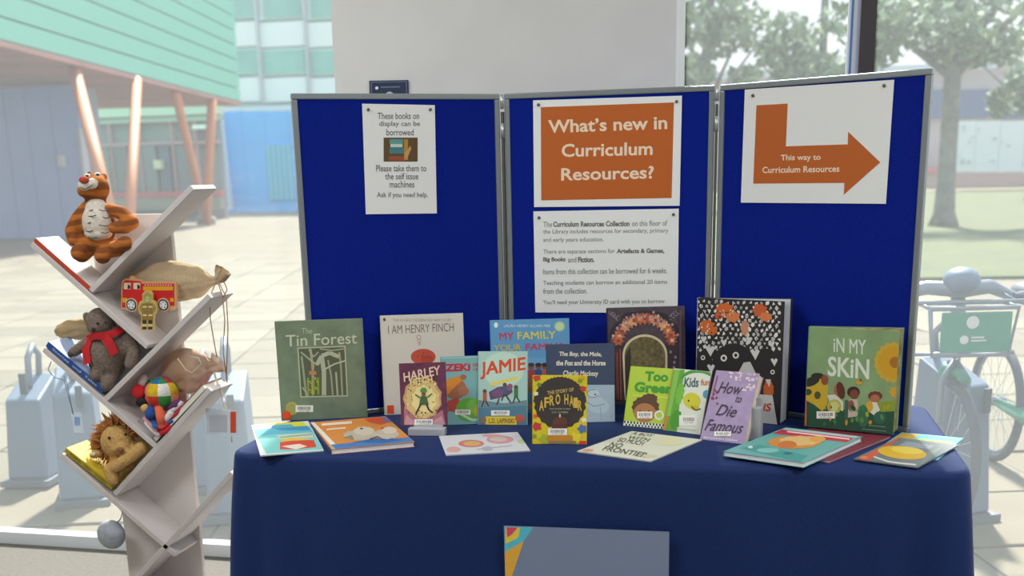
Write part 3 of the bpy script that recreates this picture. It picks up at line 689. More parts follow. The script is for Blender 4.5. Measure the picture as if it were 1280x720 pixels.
# --- purple book on white stand
def wedge_stand(label, f0, f1, hpx, depth):
    a = hz(*f0, TZ+.0004); b_ = hz(*f1, TZ+.0004); X = (b_-a); W_ = X.length; X.normalize(); Yb = Vector((-X.y, X.x, 0))
    r = thing('book_stand', label, 'book stand', M=basis(X, Yb, UPZ, a)); m = mat('#a9abb2', .5)
    MB().bev(0, W_, 0, depth, 0, hpx, m, .002).build('base_block', r)
    MB().bev(W_*.1, W_*.9, depth-.002, depth+.004, 0, hpx*1.25, m, .001).build('back_rest', r); return r
wedge_stand('small pale grey block stand under the purple book', (510, 545), (556, 545.5), .020, .03)
b = stand_book('paperback_book', 'purple paperback with a glowing yellow centre raised on a small stand', [(495.5, 454), (554.5, 453), (559.5, 531), (502.5, 533)], .014, mat('#6b3350', .45, kind='noise', scale=30, amt=.2), spine='#7c4a60', z=.021, c=.0006, short='purple book')
b.ell(528, 498, 24, 27, '#c99a70', n=22, jag=.04); b.ell(528, 499, 21.5, 24, '#d9be7c', n=22, jag=.05); b.ell(530, 500, 15, 18, '#eedc98', n=20, jag=.08)
b.poly([(505, 531), (505, 508), (514, 516), (522, 524), (540, 522), (553, 512), (557, 531)], '#b0707c'); b.poly([(505, 531), (508, 518), (516, 526), (540, 527), (552, 520), (556, 531)], '#c896a0')
for k in range(46):
    a = random.random()*2*PI; r_ = random.uniform(.6, 1.15); b.ell(528+22*r_*math.cos(a), 497+25*r_*math.sin(a), random.uniform(.6, 1.6), random.uniform(.6, 1.6), random.choice(['#8c5a3c', '#f2e6a8', '#5c3040', '#c07c50']), n=6)
b.ell(529.5, 488, 4.2, 3.6, '#5c8c48'); b.ell(529.5, 492.5, 2.6, 2.6, '#7c5038'); b.poly([(524, 506), (526, 495), (533, 495), (536, 506)], '#48663c'); b.line([(526, 505), (522, 513), (520, 517)], 2, '#2c2c28'); b.line([(533, 505), (536, 512), (541, 516)], 2, '#2c2c28'); b.line([(525, 497), (519, 493)], 1.6, '#48663c'); b.line([(534, 497), (540, 492)], 1.6, '#48663c')
b.txt('HARLEY', (504, 466), (550, 456.5), (505, 477.5), '#e9c8b4', .02); b.txt('HITCH', (512, 474), (540, 470), (513, 482), '#f0dc90', .02)
barcode(b, 518, 524, 541, 531.5); b.done()
# --- teal bear-and-child book
b = stand_book('picture_book', 'pale teal picture book with a yellow capped figure right of the purple book', [(549, 446), (607, 444), (611, 529.5), (554, 531.5)], .008, mat('#7eb2b4', .5), spine='#6c9ca0', short='pale teal book')
b.line([(551, 448), (605, 446)], 1.2, '#a8ccd0'); b.txt('ZEKi', (556, 455), (588, 454), (556, 464.5), '#c22a40', .05); b.txt('GETS', (591, 454), (606, 453.5), (591, 458), '#c22a40', .03); b.txt('A CHECKUP', (591, 460), (606, 459.5), (591, 463.5), '#c22a40', .03)
b.ell(569, 486, 14, 13, '#a8694a'); b.ell(579, 489, 7, 6, '#b87858'); b.poly([(553, 497), (554, 480), (562, 473), (575, 470), (580, 474), (571, 481), (561, 492), (556, 497)], '#dc8c2c'); b.ell(579, 471.5, 4, 3.4, '#a8694a')
b.poly([(555, 513), (560, 501), (572, 497), (578, 505), (570, 515)], '#b8443c'); b.ell(587, 512, 17, 15, '#62ac3c'); b.ell(592, 508, 9, 9, '#78bc48'); b.ell(556, 513, 5, 5, '#a8694a'); b.line([(573, 516), (590, 525), (604, 524)], 3, '#c0dcc0'); b.ell(597, 514, 4, 8, '#d8b840')
barcode(b, 569, 512, 588, 518.5); b.done()
# --- blue family book
b = stand_book('picture_book', 'sky blue picture book with red and yellow title standing behind the red titled book', [(610.5, 399.5), (709.8, 398.5), (714, 515), (616, 518)], .009, mat('#5f9ccc', .5), spine='#4c86b8', short='sky blue book')
b.tb('LAURA HENRY-ALLAIN MBE', 630, 405.5, 688, 409, '#d8e8f0', .0); b.ell(620, 406.3, 2.6, 3.4, '#e8f0f4'); b.ell(699.5, 408, 6.6, 6.4, '#a8d0a0'); b.ell(699.5, 408, 4.6, 4.4, '#c8dcb0')
b.txt('MY', (624, 416), (642, 415.5), (624.5, 425), '#c63a58', .02); b.txt('FAMILY', (646.5, 415), (694.5, 413.5), (647, 424.5), '#d9cf5c', .02)
b.txt('YOUR', (617, 431), (652, 430), (617, 439.5), '#c9b850', .02); b.txt('FAMILY', (657, 429.5), (703, 428.5), (657, 438), '#c63a58', .02)
b.rect(616, 447, 709, 459, '#6aa6d2')
for x, c1, c2 in ((664, '#4c2c28', '#b84848'), (673, '#2c2024', '#3c5c9c'), (681, '#2c2428', '#c86c5c'), (640, '#6c4030', '#d8a850'), (625, '#3c2420', '#68a058'), (697, '#3c2c28', '#c8b048')): b.ell(x, 458, 3.8, 3.6, '#8c5440'); b.ell(x, 456, 4, 2.6, c1); b.rect(x-4, 462, x+4.4, 474, c2)
b.rect(616, 474, 711, 490, '#8c6248'); b.rect(616, 490, 712, 515, '#4c7ca8'); b.ell(664, 508, 5, 3, '#b87848'); b.done()
# --- red titled adventure book
b = stand_book('picture_book', 'pale mint book with a large red orange title and figures carrying a bundle', [(598, 439), (660, 439.3), (658.8, 531.5), (597.5, 531)], .010, mat('#a9cdc4', .5), spine='#8cb4b0', short='mint book')
b.poly([(598, 506), (660, 503), (660, 532), (597, 532)], '#4f7f94'); b.poly([(598, 500), (630, 504), (660, 500), (660, 507), (598, 510)], '#6c8c94'); b.ell(629, 462, 26, 22, '#bfdccc')
b.txt('JAMIE', (600.5, 453), (657, 446), (600.5, 474.5), '#d84a2c', .03)
b.line([(612, 481), (648, 472)], 4, '#e2d268'); b.poly([(611, 490), (622, 484), (638, 481), (641, 490), (634, 495), (613, 500)], '#5c4a6c'); b.ell(624, 491, 9, 5, '#7a5078', rot=-.1); b.ell(637, 484, 3.6, 4.6, '#8c5878', rot=.4)
for x, y, c_ in ((606, 489, '#b85850'), (631, 481, '#48607c'), (645, 484, '#3f7c4c')): b.ell(x, y, 2.6, 2.6, '#6c4434'); b.rect(x-2.4, y+2, x+2.6, y+13, c_); b.line([(x-1, y+12), (x-4, y+20)], 1.6, '#3c3840'); b.line([(x+1, y+12), (x+5, y+19)], 1.6, '#3c3840')
b.line([(624, 498), (621, 506)], 1.8, '#4a4058'); b.line([(634, 496), (639, 504)], 1.8, '#4a4058')
barcode(b, 614, 513, 637, 519.5); b.rect(607, 520.5, 646, 531, '#d9c034'); b.txt('L.D. LAPINSKI', (611, 523), (643, 523), (611, 529), '#6c4a34', .02)
b.ell(604, 525, 4, 4, '#8c6a5c'); b.ell(650, 523, 6, 5, '#b85848'); b.done()
# --- navy landscape book
b = stand_book('hardback_book', 'dark slate blue hardback with handwritten white title and a pale sketch on its lower half', [(683.5, 429.6), (769.5, 429.6), (768.5, 527.3), (685, 529)], .012, mat('#3b4865', .55), spine='#2c3852', short='slate blue hardback')
b.poly([(684, 481), (769.5, 481), (769, 528), (684, 530)], '#a8bccc'); b.ell(740, 492, 9, 6, '#c4d2dc'); b.ell(746, 506, 16, 10, '#b8cad6', rot=.3); b.ring(741, 492, 7, 5, .9, '#6c8098', 20, 300); b.line([(730, 500), (742, 508), (756, 505)], .9, '#7c90a4'); b.line([(750, 508), (752, 526)], .8, '#8ca0b0'); b.ell(744, 493, 1.3, 1, '#40506c')
b.txt('The Boy, the Mole,', (699, 439.5), (752, 440), (699, 446.5), '#ded8c8', .04, shear=.1); b.txt('the Fox and the Horse', (695, 450.5), (757, 450.5), (695, 457), '#ded8c8', .045, shear=.1); b.txt('Charlie Mackesy', (704, 463), (748, 463.5), (704, 471.5), '#ded8c8', .03, shear=.2); b.done()
# --- yellow hair book
b = stand_book('picture_book', 'bright yellow book with a big dark hair shape standing front at the table centre', [(666, 469), (734, 469), (733.3, 555.8), (665.3, 555)], .007, mat('#d8c41f', .5), spine='#a8981c', short='yellow book')
b.ell(700, 505, 32, 31, '#3a3330', n=40, jag=.03)
for k in range(22):
    a = -PI*(k+.5)/22; b.ell(700+30*math.cos(a), 503+29*math.sin(a), 3.4, 3.4, '#3a3330', n=8)
for x, y, c_, r_ in ((671, 472, '#c8402c', 5), (727, 472, '#d8a820', 4), (670, 492, '#e8e4c8', 3), (729, 486, '#c43c2c', 4), (671, 533, '#c43a38', 6), (728, 536, '#5470a8', 6), (669, 520, '#dc5c30', 3), (730, 525, '#e8e4c0', 3.4), (725, 476, '#7c9c38', 3), (674, 481, '#6c8c38', 3), (681, 549, '#a8b030', 7), (719, 548, '#e4d034', 8), (668, 545, '#7ca03c', 3)): b.ell(x, y, r_, r_*.9, c_, jag=.2, n=10)
b.txt('THE STORY OF', (684, 489), (717, 484.5), (684.5, 493.5), '#c8b26c', .02)
for ch, x, y, an in zip('AFRO', (677, 683.5, 690, 697.5), (507, 503, 500.5, 499), (0,)*4): b.tb(ch, x-3, y-6.5, x+3, y+6.5, '#d2b04c', .03)
for ch, x, y in zip('HAIR', (708, 714.5, 719.5, 725), (499, 501, 503.5, 507)): b.tb(ch, x-2.6, y-6.5, x+2.6, y+6.5, '#d2b04c', .03)
b.tb('from ancient to now', 687, 509.5, 713, 512, '#b8b0a0', 0); b.tb('K.N. CHIMBIRI', 690, 514, 710, 516.5, '#b8b0a0', 0)
b.ell(700, 529, 9.5, 9, '#62382c'); b.rect(690, 530, 709, 541, '#5a3228'); b.ell(700, 519.5, .9, 2.4, '#e8dcb8'); b.poly([(684, 545), (700, 541), (716, 545), (716, 552), (684, 552)], '#c8861f'); barcode(b, 685, 535.5, 709, 543.8); b.rect(686, 551, 720, 554.5, '#8a7c58'); b.rect(724, 551, 733, 555.5, '#d83c2c'); b.done()
# --- ornate arch book
b = stand_book('hardback_book', 'thick dark plum hardback with an arched doorway wreathed in orange flowers', [(757, 384), (854.5, 383), (858, 503), (762.5, 506)], .016, mat('#44343f', .5, kind='noise', scale=60, amt=.2), spine='#241c24', open_=.07, pages=mat('#b8b0a8'), short='dark plum hardback')
for x0, y0, sx in ((764, 390, 1), (848, 389, -1)):
    for k in range(4): b.ring(x0+sx*k*3, y0+k*2.6, 3, 3, .8, '#8c7c8c', 30*k, 200+30*k, 8)
b.ring(806, 431, 43, 41, 4, '#282030', 180, 360); b.ell(790, 398, 14, 8, '#1f1826'); b.ell(822, 398, 15, 8, '#1f1826'); b.ell(771, 417, 9, 14, '#1f1a28', rot=.3); b.ell(841, 417, 9, 16, '#1f1a28', rot=-.3); b.rect(769, 430, 850, 500, '#30222c')
for k in range(15):
    a = math.radians(188+11.7*k); x, y = 806+34*math.cos(a), 430+32*math.sin(a); c_ = ['#b85c30', '#c06c44', '#a84c34', '#c8906c', '#b87058', '#d0a07c'][k % 6]
    b.ell(x, y, 6.6, 6, c_, n=14, jag=.22, rot=a); b.ell(x+.6, y, 3, 2.6, random.choice(['#dc9870', '#8c3c28', '#e0b088']), n=8, jag=.2)
for k in range(30):
    a = math.radians(random.uniform(185, 356)); r_ = random.uniform(36, 44); b.ell(806+r_*math.cos(a), 431+(r_-2)*math.sin(a), 1.6, 2, random.choice(['#a89ab0', '#c8b8a8', '#8c6c7c', '#c08c7c', '#5c4860']), n=6)
b.poly([(779, 470)]+[(806+28*math.cos(math.radians(180+k*9)), 444+26*math.sin(math.radians(180+k*9))) for k in range(21)]+[(834, 500), (781, 500)], '#d2c4a0')
b.poly([(782, 500)]+[(806+25.5*math.cos(math.radians(180+k*9)), 445+24*math.sin(math.radians(180+k*9))) for k in range(21)]+[(831, 500)], mat('#6c6038', .6, kind='noise', scale=90, amt=.3)); b.poly([(782, 500), (781, 446), (788, 432), (789, 470), (786, 500)], '#2c2018')
b.line([(771, 440), (772, 500)], 3.4, '#6c3024'); b.line([(775, 436), (776, 500)], 1.6, '#8c4c30'); b.rect(849, 388, 851.5, 500, '#5c4450')
for k in range(9): b.ell(random.uniform(838, 848), 440+k*6.5, 1.8, 2.2, random.choice(['#b8a8b8', '#8c7888', '#a89a90']), n=6)
b.done()
# --- lime green book
b = stand_book('picture_book', 'lime green book with a brown haired child peeking over a checked edge', [(788, 458.3), (848, 460.5), (838, 537.5), (779, 532)], .006, mat('#b4cf33', .5), spine='#8ca828', short='lime green book')
b.txt('Too', (807, 464), (836, 465), (806, 476.5), '#3f9a2c', .05); b.txt('Green', (793.5, 477), (842, 479.5), (792.5, 490), '#3f9a2c', .05); b.line([(791, 494), (838, 497)], 2, '#c8dc50')
b.ell(807, 509, 17, 14, '#5c3c28', n=26, jag=.05); b.ell(806, 516, 14, 12, '#b07848', n=20); b.ell(812, 498, 10, 6, '#5c3c28', n=18, jag=.08); b.ell(800, 514, 1, 1.2, '#2c1c14', n=8); b.ell(811.5, 514, 1, 1.2, '#2c1c14', n=8)
b.ring(824, 519, 5, 5, 2.4, '#e8ecd8'); b.poly([(779, 526), (838, 531), (838, 538), (779, 533)], '#e9ebe0')
z_ = b.up()
for k in range(15):
    x = 780+k*4; b.poly([(x, 526+k*.35), (x+2, 526.2+k*.35), (x+2, 529+k*.35), (x, 528.8+k*.35)], '#2c2c2c', z=z_); b.poly([(x+2, 529.4+k*.35), (x+4, 529.6+k*.35), (x+4, 532+k*.35), (x+2, 531.8+k*.35)], '#2c2c2c', z=z_)
barcode(b, 796.5, 514.5, 815.5, 523); b.done()
# --- green lemon book
b = stand_book('picture_book', 'white and green book with a yellow lemon figure overlapping the lime green book', [(843, 461.5), (893, 464), (874, 543.5), (830, 537.8)], .006, mat('#dfe4d6', .5), spine='#c89038', short='lemon book')
b.poly([(841, 462), (856, 462), (850, 500), (846, 540), (829, 538)], '#62a836'); b.poly([(843, 463), (850, 462), (842, 500), (838, 520), (833, 520)], '#88c050'); b.ell(850, 492, 5, 14, '#78bc3c', rot=.2, jag=.1); b.ell(845, 525, 7, 13, '#4c982c', jag=.08, rot=.2)
b.ring(872, 478, 22, 14, 4, '#4c9c3c', 200, 345); b.txt('Kids', (856, 472), (874, 472), (855, 484), '#48606c', .03); b.tb('fun', 876, 474, 888, 482, '#c8703c', .03)
b.ell(865, 501, 11, 10, '#d2cc32', rot=.4); b.ell(869, 510, 5, 3.4, '#c8b828'); b.ell(861, 501, 1.2, 1.4, '#3c3c20'); b.line([(864, 508), (870, 513), (876, 511)], 1.4, '#3c3020'); b.ell(884, 493, 5.4, 5.6, '#4c98b8')
b.rect(849, 519, 871, 532, '#f0efe8'); barcode(b, 852, 520, 870, 530); b.poly([(833, 520), (836, 521), (832, 538), (829.5, 537)], '#d88434'); b.line([(846, 535), (870, 538)], 2, '#c8cfb8'); b.done()
# --- black and white patterned book
b = stand_book('picture_book', 'tall open book covered in small black and white shapes with orange blots', [(869.5, 372.5), (980, 376.3), (974, 531), (870, 520)], .012, mat('#2c2828', .5), spine='#c8c8c8', pages=mat('#d4d8e0'), open_=.28, short='black and white patterned book')
z1, z2, z3 = b.up(), b.up(), b.up()
for j in range(17):
    for i in range(15):
        x = 873+i*7.2+(3.6 if j % 2 else 0)+random.uniform(-1, 1); y = 377+j*5.6+random.uniform(-1, 1)+i*.2
        if x > 976 or (y > 436 and random.random() < .35): continue
        r_ = random.uniform(1.7, 2.7); b.ell(x, y, r_, r_*random.uniform(1.1, 1.6), random.choice(['#e4e2e0', '#d8d6d4', '#f0eeec', '#c4c2c0']), n=random.choice((3, 4, 5)), z=z1, rot=random.uniform(-.8, .8))
        if random.random() < .25: b.ell(x+.3, y+r_*.2, .8, 1.0, '#2c2828', n=5, z=z2)
for x, y, rx, ry in ((906, 386, 11, 7.5), (916, 396, 9, 7), (950, 388, 9, 8.5), (957, 396, 8, 6), (884, 408, 10, 8), (890, 413, 7, 6), (931, 410, 5, 10), (899, 394, 6, 5)): b.ell(x, y, rx, ry, random.choice(['#d66a2c', '#cc6030', '#de8048']) if x != 931 else '#cf8f70', n=14, jag=.14)
for k in range(26):
    x, y = random.choice([(908, 390), (953, 391), (886, 409)]); b.ell(x+random.uniform(-9, 9), y+random.uniform(-6, 7), 1.2, 1.1, random.choice(['#f0c8a8', '#5c3828', '#f4e4d4']), n=6)
BK = '#2b2727'
b.ell(917, 455, 27, 26, BK); b.ell(957, 460, 15, 25, BK); b.ell(880, 460, 12, 22, BK); b.rect(871, 462, 978, 520, BK); b.ell(970, 470, 8, 22, BK)
for x, y, r_ in ((905, 447.5, 4), (920, 444, 4), (879, 447, 2.8), (966, 465, 2.8)): b.ell(x, y, r_, r_*1.05, '#e8e4d8'); b.ell(x, y, r_*.5, r_*.55, BK)
for x, y, s_ in ((888, 438, 6), (944, 442, 6), (889, 460, 5), (968, 452, 4.5), (880, 424, 4), (937, 425, 4), (965, 430, 4), (905, 428, 4)): b.poly([(x-s_, y-s_*.6), (x-s_*.5, y-s_), (x, y-s_*.5), (x+s_*.5, y-s_), (x+s_, y-s_*.5), (x+s_*.1, y+s_*1.3)], '#dcdad8')
b.poly([(923, 466), (930, 453), (938, 452), (945, 466), (940, 476), (928, 476)], '#cfcdc9'); b.ell(961, 487, 6.5, 12, '#c8622c', jag=.06); b.poly([(957, 474), (964, 474), (962, 484)], '#d8d0c8')
b.poly([(940, 492), (966, 494), (972, 531), (935, 528)], '#cfcdcb'); b.txt('PENGUINS', (899, 503), (965.5, 504), (897, 513), '#c04c2c', .03); b.done()
# --- lilac book on stand
b = stand_book('paperback_book', 'leaning lilac paperback with handwritten dark title and cream page edges', [(900, 462), (951, 468), (931, 555.5), (873.5, 549)], .030, mat('#a18cb4', .5, kind='noise', scale=40, amt=.07), spine='#8c78a4', pages=mat('#e4d8c0'), c=.0007, short='lilac paperback')
for k in range(34):
    x = random.uniform(912, 952); y = random.uniform(464, 490) if x > 925 else random.uniform(462, 476); b.ell(x, y, random.uniform(1.4, 2.8), random.uniform(1.2, 2.2), random.choice(['#d8c8d4', '#e8dce0', '#c4acc4', '#dcc0cc']), n=8, jag=.15)
b.line([(897, 470), (893, 486), (890, 500)], 1.2, '#8c3c54'); 
for k in range(9): b.ell(random.uniform(889, 898), random.uniform(478, 505), 1.4, 1.6, '#7c3450', n=6)
DKP = '#3c2440'
b.txt('How', (900, 477), (930, 480), (897, 491), DKP, .002, shear=.35); b.txt('to', (921, 495), (928, 496), (919, 503), DKP, .0, shear=.35); b.txt('Die', (898, 505), (923, 508), (894.5, 519), DKP, .002, shear=.35); b.txt('Famous', (884, 524), (931, 528), (880.5, 538), DKP, .002, shear=.35)
barcode(b, 893, 539.5, 914, 545.5); b.txt('BENJAMIN DEAN', (880, 546), (922, 550), (879.5, 549), '#e8e0ec', .02); b.done()
wedge_stand('small grey stand supporting the leaning lilac book', (936, 550), (950, 551), .085, .03)
# --- sunflower green book
b = stand_book('picture_book', 'open sage green book with a sunflower and children in bright clothes at the right end', [(1008, 408.3), (1121, 413.5), (1117, 543.8), (1005.5, 533)], .010, mat('#8aa878', .55, kind='noise', scale=14, amt=.08), spine='#6c8c64', pages=mat('#b8a878', .8, kind='noise', scale=30, amt=.3), open_=.26, short='sunflower book')
b.ell(1117, 453, 24, 25, '#c8a838', n=36, jag=.05); b.ell(1117, 453, 19, 20, '#cf9c20', n=30, jag=.06); b.ell(1119, 453, 7, 7, '#a86c20'); b.ell(1118, 490, 6, 7, '#d0a028', jag=.2, n=14)
b.txt('iN MY', (1042, 422), (1082.5, 425), (1042, 440), '#dce6d6', .012); b.txt('SKiN', (1035, 445), (1087, 449), (1034.5, 470), '#dce6d6', .022)
b.poly([(1006, 500), (1020, 495), (1050, 512), (1080, 510), (1120, 505), (1118, 545), (1005, 535)], '#24523c'); b.poly([(1085, 506), (1119, 500), (1119, 514), (1085, 516)], '#8c9c30')
b.poly([(1006, 500), (1007, 482), (1018, 474), (1030, 470), (1035, 482), (1034, 506), (1028, 514), (1018, 506)], '#c8a82c'); b.ell(1014, 477, 11, 5.5, '#2c2c24', rot=-.35); b.ell(1022, 470, 8, 4, '#2c2c24'); b.ell(1031, 475, 4.6, 6.5, '#8c4c34'); b.ell(1010, 490, 5, 4, '#444a24'); b.ell(1022, 494, 4, 5, '#4c5428')
b.ell(1047, 488, 4.4, 8, '#a8624c'); b.ell(1051, 488, 5, 11, '#5c2c20', rot=-.2); b.poly([(1034, 494), (1044, 493), (1054, 502), (1054, 514), (1040, 508)], '#d8d8c4'); b.ell(1043, 508, 9, 9, '#b8b858'); b.ell(1043, 508, 6, 6, '#ccd088', jag=.1)
b.ell(1067, 490, 8, 7, '#3c2420'); b.ell(1068, 493, 5.5, 6, '#7c4434'); b.poly([(1061, 499), (1072, 499), (1074, 520), (1060, 522)], '#c4b8a8'); b.ell(1064, 507, 4, 7, '#94503c'); b.poly([(1056, 500), (1061, 500), (1060, 524), (1056, 524)], '#38604c')
b.ell(1094, 495, 9, 6, '#6c3a2c', jag=.08); b.ell(1094, 498, 6, 5, '#b06c50'); b.poly([(1086, 502), (1096, 503), (1100, 512), (1094, 520), (1086, 514)], '#dcdcc8'); b.ell(1087, 508, 4.5, 7, '#d0a838'); b.ell(1079, 520, 7, 14, '#2f6c4c'); b.ell(1100, 522, 8, 8, '#2c6450')
for k in range(26): b.ell(random.uniform(1010, 1112), random.uniform(508, 530), random.uniform(1, 2.6), random.uniform(2, 5), random.choice(['#3c7c4c', '#a8a83c', '#1c4430', '#c88c2c', '#5c8c4c']), n=7, rot=random.uniform(-.4, .4))
b.ell(1074, 478, 4.4, 3, '#cfa02c', jag=.2, n=10); b.ell(1076, 475, 1.4, 2, '#7c5c28'); b.rect(1005.5, 500, 1008.5, 532, '#d8642c', 'sticker'); barcode(b, 1021, 514, 1044, 523)
b.txt('by Nadia Hart', (1085, 529), (1108, 531), (1085, 533), '#a8b8a8', 0) if False else b.line([(1086, 531.5), (1107, 533.5)], 1, '#7c9480', 'lettering'); b.line([(1078, 536), (1108, 539)], 1, '#7c9480', 'lettering'); b.done()
# ------------------------------------------------------------------ flat books
b = flat_book('booklet', 'thin multicoloured booklet lying at the left corner with its left half in sunlight', [(309, 531), (380, 527.3), (411, 562.5), (332, 568.5)], .003, mat('#d9dfe0', .5))
b.poly([(335, 529.6), (379, 527.3), (385, 533), (340, 536)], '#d2d42c'); b.poly([(338, 531.5), (363, 530.5), (368, 533), (340, 535)], '#40a8c8'); b.poly([(314, 537), (386, 533), (391, 540), (320, 545)], '#58b4cc'); b.poly([(340, 535), (384, 532.5), (388, 538), (350, 538)], '#3c90bc'); b.poly([(320, 545), (391, 540), (410, 561), (333, 567)], '#7cc8c4')
b.poly([(345, 544), (388, 541), (393, 547), (350, 549)], '#c8c8b8'); b.poly([(350, 550), (365, 547.5), (378, 548.5), (385, 549), (390, 551), (355, 554)], '#dcb838'); b.poly([(350, 553), (366, 551), (392, 550), (396, 559), (370, 562), (350, 562)], '#d0432c'); b.poly([(352, 558), (374, 555), (384, 558), (370, 562)], '#e8d8c8'); b.line([(350, 547), (390, 543)], 1, '#48a878'); b.done()
b = flat_book('picture_book', 'orange book with a pale creature lying in front of the green forest book', [(384, 527.5), (483, 521), (518, 552), (418, 562)], .013, mat('#d88a3c', .45), spine='#2c4468')
b.poly([(384, 527.5), (392, 527), (425, 561), (418, 562)], '#e4dccf'); b.poly([(413, 556), (512, 546.5), (517, 552), (419, 561.5)], '#4878b4'); b.poly([(440, 553), (470, 548), (490, 548), (505, 550), (480, 554)], '#2c64a4')
b.poly([(455, 523.5), (482, 521), (490, 527), (476, 531), (462, 528)], '#c8502c'); b.poly([(476, 522), (483, 521), (491, 527.5), (482, 528)], '#7c6c98'); b.line([(402, 531), (440, 528)], 3, '#ead8c8', 'lettering'); b.line([(408, 537), (432, 535)], 2, '#e8d0b8', 'lettering')
b.ell(449, 544, 20, 6.5, '#b8ac98', jag=.06, n=24); b.ell(455, 539, 13, 5.5, '#c9bfae', jag=.06, n=20); b.ell(482, 543, 17, 6, '#bfb2a2', jag=.06, n=22); b.ell(487, 538, 9, 4.4, '#d2c4b2'); b.ell(452, 536, 2, 1, '#4c4034'); b.ell(478, 535, 2, 1, '#b84838'); b.line([(462, 549), (472, 546), (479, 550)], 1.6, '#5c5048'); b.poly([(430, 547), (440, 544), (443, 550)], '#8c8070'); b.done()
b = flat_book('booklet', 'small white booklet with faint red circles lying in front of the red titled book', [(550.5, 545.5), (648, 539.2), (661.5, 563.3), (556.5, 568.5)], .003, mat('#cfd0d6', .5))
b.ell(589, 554.5, 16, 4.6, '#c9736c'); b.ell(590, 554.5, 11, 3, '#d0a868'); b.ell(625, 549.5, 17, 5, '#cf9098'); b.ell(623, 549, 11, 3, '#c8b8b0'); b.ell(614, 544.5, 12, 1.8, '#d09a9c'); b.ell(567, 562, 9, 3.6, '#d0a09c'); b.ell(652, 552, 5, 2.6, '#b8c88c'); b.ell(609, 561, 7, 3, '#a8b0b8'); b.line([(596, 562), (640, 557)], 1, '#a8a8b0'); b.done()
b = flat_book('booklet', 'cream booklet with dark handwritten lines lying diagonally in front of the lime green book', [(788.4, 537.3), (871, 550), (816.6, 577.2), (726.6, 564)], .003, mat('#d8dac8', .5))
for s_, a_, b_, c_ in (('A BOY', (793, 540), (819, 543.5), (788, 543)), ('WITH', (788, 544.5), (814, 548.5), (783, 548)), ('SO MUCH', (776, 547), (807, 552), (771, 552)), ('NO', (766, 552.5), (781, 555), (760, 558)), ('FRONTIER', (758, 557.5), (812, 566.5), (752, 563))): b.txt(s_, a_, b_, c_, '#4c4c40', .02)
b.ell(838, 552, 16, 5, '#dcd8b0', jag=.05); b.ell(735, 563, 7, 1.8, '#d89884'); b.ell(812, 570, 10, 2, '#d0ccb0'); b.done()
b = flat_book('booklet', 'thin white paged book with dark red cover lying under the teal book', [(1020, 533), (1113, 544), (1038, 577.5), (940, 560)], .006, mat('#7c2c3c', .5), pages=mat('#e4e6ec')); b.done()
b = flat_book('picture_book', 'teal paperback with red title band and orange centre lying on the white paged book', [(982.5, 534.5), (1075, 545), (1007, 580), (906, 563)], .012, mat('#68aaa6', .45), z=.0064, pages=mat('#e4e6ea'))
b.poly([(982, 535), (1074, 545), (1060, 552), (968, 540)], '#a8cccc'); b.poly([(977, 537), (1068, 547.5), (1058, 553), (966, 542)], '#c03a4c'); b.line([(984, 539.5), (1062, 549)], 1.6, '#ecd8d8', 'lettering'); b.line([(1010, 536.5), (1070, 543.5)], 1.6, '#5c7c84', 'lettering')
b.ell(993, 553, 33, 8, '#d08c40', jag=.04, n=26); b.ell(1000, 551, 26, 6, '#dcb878', jag=.06, n=20); b.ell(984, 556, 12, 5, '#c8763c'); b.ell(1022, 549, 10, 4, '#dca050'); b.poly([(925, 560), (950, 556), (1010, 570), (1000, 578)], '#4c9894'); b.ell(960, 563, 14, 3, '#80bcb8'); b.ell(938, 559, 3, 1.6, '#c8e0dc'); b.ell(985, 567, 6, 1.6, '#346c74'); b.done()
b = flat_book('booklet', 'thin cyan and yellow green booklet lying at the right corner under the dark one', [(1130, 541), (1208.5, 547.5), (1168, 574), (1086, 566)], .003, mat('#68b4c4', .5))
b.poly([(1128, 545), (1195, 551), (1180, 562), (1110, 556)], '#a8b85c'); b.poly([(1135, 543), (1205, 549), (1197, 553), (1130, 546)], '#4cb0cc'); b.poly([(1128, 541.4), (1150, 543), (1140, 549), (1116, 548)], '#c8a030'); b.poly([(1165, 560), (1182, 562), (1170, 571), (1155, 568)], '#7c9890'); b.done()
b = flat_book('booklet', 'thin charcoal booklet with a yellow oval lying at the front right of the table', [(1121, 545), (1189, 556.5), (1155, 585), (1072.5, 574)], .003, mat('#6c7478', .5), z=.0038)
b.poly([(1120, 545), (1128, 546), (1086, 576), (1073, 574)], '#c4543c'); b.poly([(1133, 552), (1168, 557), (1162, 562), (1122, 557)], '#8c949c'); b.ell(1128, 566, 31, 8, '#d2a81c', rot=.1); b.ell(1134, 563, 20, 4.5, '#dcc040', rot=.1); b.line([(1092, 571), (1110, 577), (1124, 579), (1145, 581)], 1.6, '#d8d8c8', 'lettering'); b.ell(1080, 572, 5, 2, '#e07038'); b.poly([(1160, 565), (1180, 558), (1160, 580), (1150, 582)], '#7c8c84'); b.done()

